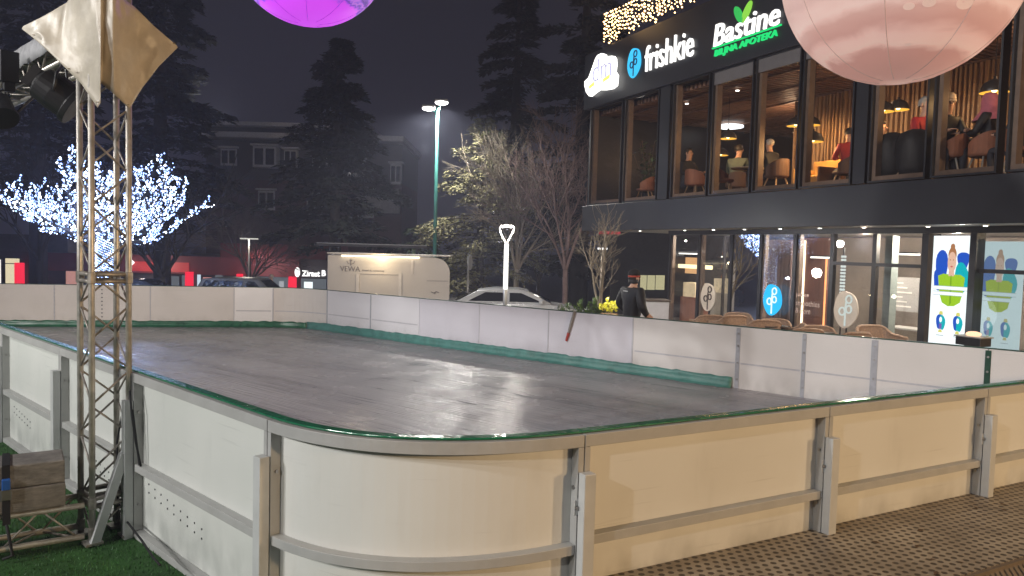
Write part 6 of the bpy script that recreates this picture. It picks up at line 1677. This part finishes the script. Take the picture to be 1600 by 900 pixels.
tag(MB().box((q.x, 34, q.z), (1.0, 0.1, 0.18)).build("red_sign", EM("dim_red_sign", (0.55, 0.06, 0.07), 0.7), loc=(q.x, 34, q.z)), "thin dim red lit strip seen below the building's dark band", "sign")

# ------------------------------------------------------------------ kiosk trailer
YK = 24.2
def kx(px): return at(px, 430, YK).x
def kz(py, px): return at(px, py, YK).z
zk = ground_z(0, YK)
kb = M("kiosk_white", (0.55, 0.50, 0.45), rough=0.4, var=0.05, scale=0.6)
ko = thing("kiosk_trailer", "cream kiosk trailer with a rounded corner and a glowing light bar under its top", "kiosk", (kx(607), YK, zk))
outl = [(511.5, 464), (511.5, 398), (560, 399), (620, 400.5), (678, 402.5)]
Rr_ = 24
cxr, cyr = 679, 427
pts = [V((kx(p), YK, kz(y, p))) for p, y in outl]
for i in range(1, 10):
    a = PI / 2 * (1 - i / 9); px_, py_ = cxr + Rr_ * math.cos(a), cyr - Rr_ * math.sin(a); pts.append(V((kx(px_), YK, kz(py_, px_))))
pts += [V((kx(703), YK, zk + 0.35)), V((kx(511.5), YK, zk + 0.35))]
pts = [pts[0]] + pts[1:]
pts = [p for i, p in enumerate(pts) if i != 0]
MB().prism(pts, (-0.35, 2.1, 0)).build("body", kb, ko, bevel=0.02)
bx = lambda p0, p1, y0, y1, d0, d1: MB().box(((kx(p0) + kx(p1)) / 2, YK - (d0 + d1) / 2, (kz(y0, p0) + kz(y1, p1)) / 2), (kx(p1) - kx(p0), d1 - d0, abs(kz(y0, p0) - kz(y1, p0))))
bx(534, 655, 399.6, 402.2, 0.004, 0.10).build("light_bar", EM("kiosk_light", (1.0, 0.85, 0.58), 3.0), ko)
bx(512, 703, 396.8, 398.6, -1.2, 0.14).build("roof_lip", kb, ko)
bx(557, 562, 428, 464, 0.004, 0.03).build("seam_strip", M("kiosk_trim", (0.66, 0.60, 0.54), rough=0.4), ko)
bx(623, 628, 427, 464, 0.004, 0.03).build("seam_strip", M("kiosk_trim", (0.66, 0.60, 0.54), rough=0.4), ko)
bx(642, 646, 406, 428, 0.004, 0.03).build("seam_strip", M("kiosk_trim", (0.66, 0.60, 0.54), rough=0.4), ko)
bx(667, 700, 438, 440, 0.004, 0.02).build("seam_strip", M("kiosk_seam", (0.40, 0.36, 0.33), rough=0.5), ko)
bx(563, 622, 428, 429, 0.004, 0.02).build("hatch_edge", M("kiosk_seam", (0.40, 0.36, 0.33), rough=0.5), ko)
grl = M("grey_logo", (0.17, 0.15, 0.15), rough=0.5, var=0)
text_part("VEWA", grl, ko, "lettering", (kx(547), YK - 0.005, kz(420, 547)), (1, 0, 0), kx(563) - kx(532), 0.165, depth=0.01, bold=-0.012)
text_part("food & catering", grl, ko, "small_lettering", (kx(583), YK - 0.005, kz(423, 583)), (1, 0, 0), kx(600) - kx(566), 0.07, depth=0.01)
mb = MB(); cc = V((kx(548), YK - 0.015, kz(409, 548)))
mb.tube([cc - UZ * 0.12, cc + UZ * 0.10], 0.010, 5)
for s_ in (-1, 1):
    mb.tube([cc - UZ * 0.08, cc + V((s_ * 0.09, 0, -0.05)), cc + V((s_ * 0.13, 0, 0.03))], 0.009, 5); mb.tube([cc + UZ * 0.02, cc + V((s_ * 0.05, 0, 0.06))], 0.008, 5)
mb.build("logo", grl, ko)
mb = MB(); cc = V((kx(680), YK - 0.02, kz(457, 680)))
mb.tube([cc + V((-.12, 0, .02)), cc + V((-.03, 0, -.02)), cc + V((.05, 0, .03)), cc + V((.13, 0, 0))], 0.014, 5); mb.tube([cc + V((0, 0, -.06)), cc + V((.02, 0, .03))], 0.012, 5)
mb.build("latch", grl, ko)
for px_ in (560, 660):
    wc = V((kx(px_), YK + 0.15, zk + 0.30)); mb = MB(); mb.lathe([(0.12, -0.09), (0.29, -0.09), (0.30, 0), (0.29, 0.09), (0.12, 0.09)], (0, 0, 0), 20)
    mb.v = [wc + V((p.x, p.z, p.y)) for p in mb.v]; mb.build("wheel", black, ko)
lamp("kiosk_glow", (kx(595), YK - 0.5, kz(402, 595)), 26, (1.0, 0.80, 0.5), 0.1)
# dark canopy behind the kiosk
cn = thing("canopy", "dark flat canopy with pale edges behind the kiosk", "canopy", tuple(gp(590, 31)))
q0, q1 = at(497, 382, 31), at(668, 386, 31)
MB().box(((q0.x + q1.x) / 2, 32, (q0.z + q1.z) / 2), (q1.x - q0.x, 2.4, 0.10)).build("roof", M("dark_canopy", (0.05, 0.045, 0.045), rough=0.6), cn)
MB().box(((q0.x + q1.x) / 2, 30.77, (q0.z + q1.z) / 2 + 0.06), (q1.x - q0.x, 0.05, 0.025)).build("edge", M("pale_edge", (0.35, 0.34, 0.34), rough=0.5), cn)
for f_ in (0.1, 0.5, 0.9):
    X_ = q0.x + (q1.x - q0.x) * f_; MB().tube([V((X_, 31.2, ground_z(0, 31) - .05)), V((X_, 31.2, q0.z - 0.02))], 0.05, 8).build("post", clad2, cn)

# ------------------------------------------------------------------ cars
carglass = M("dark_car_glass", (0.012, 0.013, 0.016), rough=0.06, var=0.0, spec=0.9)
tyre = M("tyre", (0.012, 0.012, 0.012), rough=0.8, var=0.1); rim_m = M("alloy_rim", (0.4, 0.4, 0.41), rough=0.3, metal=0.8, var=0.1)
def car(label, loc, rz, paint, L=4.6, Wd=1.8, suv=False):
    t = thing("parked_car", label, "car", (0, 0, 0), "cars parked along the street")
    h = 1.62 if suv else 1.36; zb = 0.95 if suv else 0.95
    low = [(-L/2, 0.35), (-L/2 + .05, 0.72), (-L/2 + .25, zb - .02 if suv else zb), (-L*.30, zb), (L*.20, zb), (L*.36, zb - .10), (L/2 - .1, zb - .26), (L/2, 0.52), (L/2 - .05, 0.28), (-L/2 + .1, 0.26)]
    cab = [(-L*.47 if suv else -L*.39, zb - .01), (-L*.40 if suv else -L*.24, h - .06), (-L*.30 if suv else -L*.12, h), (L*.02, h), (L*.09, h - .05), (L*.25, zb - .01)]
    def loft(prof, w0, w1, z0, z1):
        mb = MB(); n = len(prof)
        secs = ((-1.0, 0.90), (-0.93, 1.0), (0.93, 1.0), (1.0, 0.90))
        for s_, k in secs:
            for x, z in prof:
                f = (z - z0) / max(1e-6, z1 - z0); w = (w0 + (w1 - w0) * max(0, min(1, f))) / 2
                cx = 0; mb.v.append(V((x * (0.985 if k < 1 else 1), s_ * w, z0 + (z - z0) * (0.96 if k < 1 else 1))))
        for i in range(3):
            for j_ in range(n):
                k = (j_ + 1) % n; mb.f.append([i*n + j_, i*n + k, (i+1)*n + k, (i+1)*n + j_]); mb.m.append(0)
        mb.f.append(list(range(n))); mb.m.append(0); mb.f.append([3*n + j_ for j_ in range(n)]); mb.m.append(0)
        return mb
    loft(low, Wd, Wd * 0.97, 0.26, zb).build("body", paint, t, bevel=0.03)
    loft(cab, Wd * 0.94, Wd * 0.72, zb, h).build("roof", paint, t, bevel=0.03)
    def gw(s_, z): 
        f = (z - zb) / (h - zb); return s_ * ((Wd * .94 + (Wd * .72 - Wd * .94) * f) / 2 + 0.008)
    x0, x1 = (-L*.42 if suv else -L*.30), L*.185
    for s_ in (-1, 1):
        for a, b_, c_, d_ in ((x0, -L*.055, -L*.05, (-L*.37 if suv else -L*.19)), (-L*.03, x1, L*.045, -L*.03)):
            mb = MB(); z0, z1 = zb + .04, h - .11
            pts = [V((a, gw(s_, z0), z0)), V((b_, gw(s_, z0), z0)), V((c_, gw(s_, z1), z1)), V((d_, gw(s_, z1), z1))]
            mb.prism(pts, (0, s_ * -0.02, 0)).build("side_window", carglass, t)
        mb = MB().box((L*.175, s_ * (Wd/2 + .06), zb + .06), (0.13, 0.20, 0.13)).build("mirror", paint, t, bevel=0.03)
        MB().box((L/2 - .12, s_ * Wd * .36, 0.60), (0.16, 0.36, 0.12)).build("headlight", M("headlight_glass", (0.5, 0.5, 0.5), rough=0.1), t, bevel=0.02)
        MB().box((-L/2 + .09, s_ * Wd * .38, 0.74), (0.16, 0.28, 0.14)).build("tail_light", M("tail_red", (0.3, 0.01, 0.01), rough=0.2), t, bevel=0.02)
        for x in (-L*.295, L*.30):
            mb = MB(); mb.lathe([(0.20, -.1), (0.315, -.1), (0.325, -.06), (0.325, .06), (0.315, .1), (0.20, .1)], (0, 0, 0), 22)
            mb.v = [V((x + p.x, s_ * (Wd/2 - .10) + p.z, 0.325 + p.y)) for p in mb.v]; w = mb.build("wheel", tyre, t)
            mb = MB(); mb.lathe([(1e-4, 0.09), (0.05, .1), (0.20, .085), (0.205, -.05)], (0, 0, 0), 14); mb.v = [V((x + p.x, s_ * (Wd/2 - .10 + p.z), 0.325 + p.y)) for p in mb.v]; mb.build("rim", rim_m, w)
    xa, xb = L*.24, L*.095
    mb = MB(); mb.prism([V((xa, -Wd*.40, zb + .03)), V((xa, Wd*.40, zb + .03)), V((xb, Wd*.33, h - .08)), V((xb, -Wd*.33, h - .08))], (0.02, 0, 0.015)).build("windscreen", carglass, t)
    xa, xb = (-L*.465, -L*.405) if suv else (-L*.385, -L*.25)
    mb = MB(); mb.prism([V((xa, -Wd*.40, zb + .03)), V((xa, Wd*.40, zb + .03)), V((xb, Wd*.33, h - .09)), V((xb, -Wd*.33, h - .09))], (-0.02, 0, 0.015)).build("rear_window", carglass, t)
    t.location = loc; t.rotation_euler = (0, 0, rz); return t
silver = M("silver_paint", (0.55, 0.56, 0.58), rough=0.25, var=0.03, metal=0.3)
silver_d = M("grey_paint", (0.09, 0.088, 0.086), rough=0.38, var=0.04, metal=0.3)
darkp = M("dark_paint", (0.02, 0.022, 0.03), rough=0.22, var=0.05)
car("silver saloon car parked behind the white light post", gp(800, 23.6) + V((0.1, 0, 0.10)), 0.0, silver)
car("grey estate car parked in front of the red bank", gp(398, 30.5) + V((0, 0, -.05)), PI * 0.0, silver_d, suv=True)
car("dark car parked just right of the lattice tower", gp(222, 29.5), 0.05, darkp)
ph = gp(425, 33)
person("bareheaded pedestrian behind the grey estate car", (ph.x, ph.y, ph.z + .1), PI / 2, 'stand', M("brown_grey_coat", (0.07, 0.06, 0.06), rough=0.8), jean, skin_m, M("sandy_hair", (0.40, 0.28, 0.22), rough=0.7), scale=1.0)

# ------------------------------------------------------------------ lamps and posts
polem = M("green_painted_pole", (0.045, 0.22, 0.19), rough=0.4, var=0.1)
YL = 30.0
b0 = gp(679, YL); ztop = at(681, 168, YL).z
sl_ = thing("street_lamp", "tall green street lamp with two blazing white heads", "street lamp", tuple(b0))
MB().tube([b0, V((b0.x, YL, ztop))], [0.085, 0.055], 12).build("pole", polem, sl_, smooth=True)
hotl = EM("street_side_light", (1.0, 0.98, 0.94), 8.0)
for px_, py_ in ((670, 169), (690, 160)):
    c = at(px_, py_, YL)
    MB().tube([V((b0.x, YL, ztop - 0.25)), V((c.x, YL, c.z + 0.05))], 0.03, 7).build("arm", polem, sl_)
    hd = MB().box(c + UZ * 0.06, (0.50, 0.34, 0.09)).build("head", M("lamp_head", (0.3, 0.3, 0.3), rough=0.4), sl_, bevel=0.02)
    MB().ball(c - UZ * 0.01, 0.20, 8, (1.3, 1.0, 0.5)).build("bulb", hotl, hd, smooth=True)
    lamp("street_side_light", c - UZ * 0.2, 1400, (1.0, 0.97, 0.90), 0.12, "SPOT", spot=2.95, aim=c - UZ * 5, blend=0.5)
YB = 18.6
b1 = gp(791, YB)
stl = M("lamp_post_steel", (0.42, 0.42, 0.42), rough=0.35, metal=0.6, var=0.1)
whl = EM("post_strip", (1.0, 0.97, 0.90), 1.9)
bl_ = thing("light_post", "slim light post with a glowing white strip and a triangular loop head", "lamp post", tuple(b1))
zt0, zt1 = at(791, 452, YB).z, at(791, 388, YB).z
MB().tube([b1, V((b1.x, YB, at(791, 381, YB).z))], 0.055, 10).build("pole", stl, bl_, smooth=True)
for k in range(20):
    z0_ = zt0 + (zt1 - zt0) * k / 20; z1_ = zt0 + (zt1 - zt0) * (k + 0.86) / 20
    MB().lathe([(0.058, z0_), (0.058, z1_)], (b1.x, YB, 0), 12).build("light_segment", whl, bl_)
lp = [at(791, 382, YB), at(786.5, 373, YB), at(781.5, 362, YB), at(780.5, 356, YB), at(783, 353, YB), at(792, 351.5, YB), at(801, 353, YB), at(803.5, 356, YB), at(802, 362, YB), at(796, 373, YB), at(791, 382, YB)]
MB().tube(lp, 0.017, 8).build("loop_frame", M("white_loop_frame", (0.75, 0.74, 0.70), rough=0.35, var=0, emit=0.12, ecol=(1, .97, .9)), bl_, smooth=True)
MB().tube([at(784, 354.5, YB), at(792, 353, YB), at(800, 354.5, YB)], 0.028, 8).build("head_light", EM("loop_light", (1.0, 0.98, 0.92), 9.0), bl_)
lamp("post_light", at(792, 362, YB) + V((0, -0.3, 0)), 170, (1.0, 0.95, 0.86), 0.1)
lamp("post_light", at(791, 420, YB) + V((0, 0.35, 0)), 110, (1.0, 0.95, 0.86), 0.15)
YT = 21.5
b2 = gp(941, YT, 0.0); zt = at(940, 390, YT).z
tl = thing("lamp_post", "slim T shaped lamp post beside the bare forked tree", "lamp post", tuple(b2))
MB().tube([b2, V((b2.x, YT, zt))], [0.05, 0.035], 8).build("pole", M("cream_post", (0.50, 0.42, 0.34), rough=0.5), tl, smooth=True)
MB().box((b2.x, YT, zt + 0.03), (0.26, 0.2, 0.06)).build("head", EM("t_head_light", (1.0, 0.98, 0.95), 1.5), tl, bevel=0.015)
YD = 35.5
b3 = gp(389, YD); zt = at(389, 373, YD).z
d2 = thing("lamp_post", "small distant lamp post with two flat heads before the dark red facade", "lamp post", tuple(b3))
MB().tube([b3, V((b3.x, YD, zt))], [0.06, 0.04], 8).build("pole", stl, d2)
for s_ in (-1, 1):
    MB().box((b3.x + s_ * 0.22, YD, zt), (0.36, 0.2, 0.06)).build("head", EM("small_head_light", (1.0, 0.96, 0.86), 1.6 if s_ > 0 else 0.7), d2)
lamp("post_light", (b3.x, YD - 0.3, zt - 0.2), 45, (1.0, 0.9, 0.75), 0.1)
b4 = gp(732, 25.5); rs_ = thing("road_sign", "grey road sign post seen edge on between kiosk and light post", "road sign", tuple(b4))
MB().tube([b4, V((b4.x, b4.y, at(732, 400, 25.5).z))], 0.035, 8).build("pole", stl, rs_, smooth=True)
c = at(734.5, 410, 25.5); mb = MB(); mb.lathe([(1e-4, -.012), (0.26, -.012), (0.26, .012), (1e-4, .012)], (0, 0, 0), 20); mb.v = [c + V((p.z + p.x * 0.22, p.x * 0.97, p.y)) for p in mb.v]
mb.build("sign_face", M("sign_grey", (0.35, 0.36, 0.38), rough=0.4), rs_)

# ------------------------------------------------------------------ planter, shrub, small things at the terrace
pl0 = gp(916, 17.2, 0.0)
pln = thing("planter", "low dark planter holding the green shrub under the overhang", "planter", tuple(pl0))
MB().box(pl0 + UZ * 0.28, (1.6, 0.7, 0.56)).build("box", clad, pln, bevel=0.02)
MB().box(pl0 + UZ * 0.565, (1.5, 0.6, 0.02)).build("soil", M("soil", (0.03, 0.022, 0.016), rough=0.9), pln)
shr = thing("shrub", "spiky green shrub in the dark planter left of the man", "shrub", tuple(pl0 + UZ * 0.57))
lf = MB(); rnd = random.Random(3); st_ = MB()
for k in range(60):
    a = rnd.uniform(0, 2 * PI); e = rnd.uniform(0.2, 1.3); L = rnd.uniform(0.25, 0.55)
    p = pl0 + V((rnd.uniform(-.62, .62), rnd.uniform(-.2, .2), 0.57)); d = V((math.cos(a) * math.sin(e), math.sin(a) * math.sin(e), math.cos(e)))
    st_.tube([p, p + d * L], [0.008, 0.003], 4)
    for q_ in range(16):
        c = p + d * (L * rnd.uniform(.25, 1.05)); l = rnd.uniform(.07, .15)
        dr_ = (d + V((rnd.uniform(-1, 1), rnd.uniform(-1, 1), rnd.uniform(-.6, .6)))).normalized(); sd = dr_.cross(V((rnd.uniform(-1, 1), 0.3, 1))).normalized() * l * 0.17
        k0 = len(lf.v); lf.v += [c, c + dr_ * l * .5 + sd, c + dr_ * l, c + dr_ * l * .5 - sd]; lf.f.append([k0, k0 + 1, k0 + 2, k0 + 3]); lf.m.append(0)
lf.build("foliage", M("shrub_leaf", (0.075, 0.13, 0.035), rough=0.5, var=0.4, scale=5), shr); st_.build("stem", bark_d, shr)
lamp("planter_light", pl0 + V((0.45, -0.5, 1.2)), 8, (1.0, 0.92, 0.6), 0.06)
YF = 16.6
fl0 = at(952, 480, YF); fo = thing("flower_pot", "pot of bright yellow lit flowers at the foot of the T shaped lamp", "flower pot", (fl0.x, YF, 0.0))
MB().lathe([(0.12, 0.0), (0.19, 0.3), (0.2, at(950, 490, YF).z), (0.17, at(950, 490, YF).z)], (fl0.x, YF, 0), 14).build("pot", M("terracotta_pot", (0.4, 0.22, 0.12), rough=0.7), fo, smooth=True)
lf = MB()
for k in range(90):
    a = rnd.uniform(0, 2 * PI); u = rnd.random() ** .5
    c = V((fl0.x + 0.24 * u * math.cos(a), YF + 0.2 * u * math.sin(a), fl0.z + rnd.uniform(-.12, .22) * (1.2 - u)))
    d = V((rnd.uniform(-1, 1), rnd.uniform(-1, 1), rnd.uniform(-.3, 1))).normalized(); s_ = d.orthogonal().normalized() * .05
    k0 = len(lf.v); lf.v += [c - s_, c + d * .05, c + s_, c - d * .05]; lf.f.append([k0, k0 + 1, k0 + 2, k0 + 3]); lf.m.append(0)
lf.build("petals", M("yellow_petal", (0.55, 0.52, 0.03), rough=0.6, var=0.2), fo)
lamp("flower_light", (fl0.x + 0.02, YF - 0.45, fl0.z + 0.25), 7, (1.0, 0.95, 0.5), 0.05)
wb = gp(1021, 18.0, 0.0); zt = at(1021, 470, 18.0).z
o = thing("serving_table", "pale cloth covered table right of the man in the beanie", "table", tuple(wb))
MB().box((wb.x, 18.0, zt / 2), (0.72, 0.6, zt)).build("cloth", M("pale_cloth", (0.55, 0.55, 0.60), rough=0.8, var=0.08), o, bevel=0.02)
MB().box((wb.x, 18.0, zt + 0.02), (0.78, 0.66, 0.035)).build("tabletop", M("dark_wood_top", (0.10, 0.08, 0.07), rough=0.5), o, bevel=0.005)
# ------------------------------------------------------------------ thin night haze
hz = bpy.data.materials.new("night_haze"); hz.use_nodes = True
nt = hz.node_tree; nt.nodes.clear()
pv = nt.nodes.new("ShaderNodeVolumePrincipled"); o_ = nt.nodes.new("ShaderNodeOutputMaterial")
pv.inputs["Color"].default_value = (0.66, 0.70, 0.95, 1)
pv.inputs["Density"].default_value = 0.0034
pv.inputs["Anisotropy"].default_value = 0.35
nt.links.new(pv.outputs[0], o_.inputs["Volume"])
h_ = MB().box((0, 60, 13), (420, 260, 32)).build("haze", hz, loc=(0, 60, 13))
h_['kind'] = 'stuff'; h_['label'] = "thin night haze glowing round the lamps"
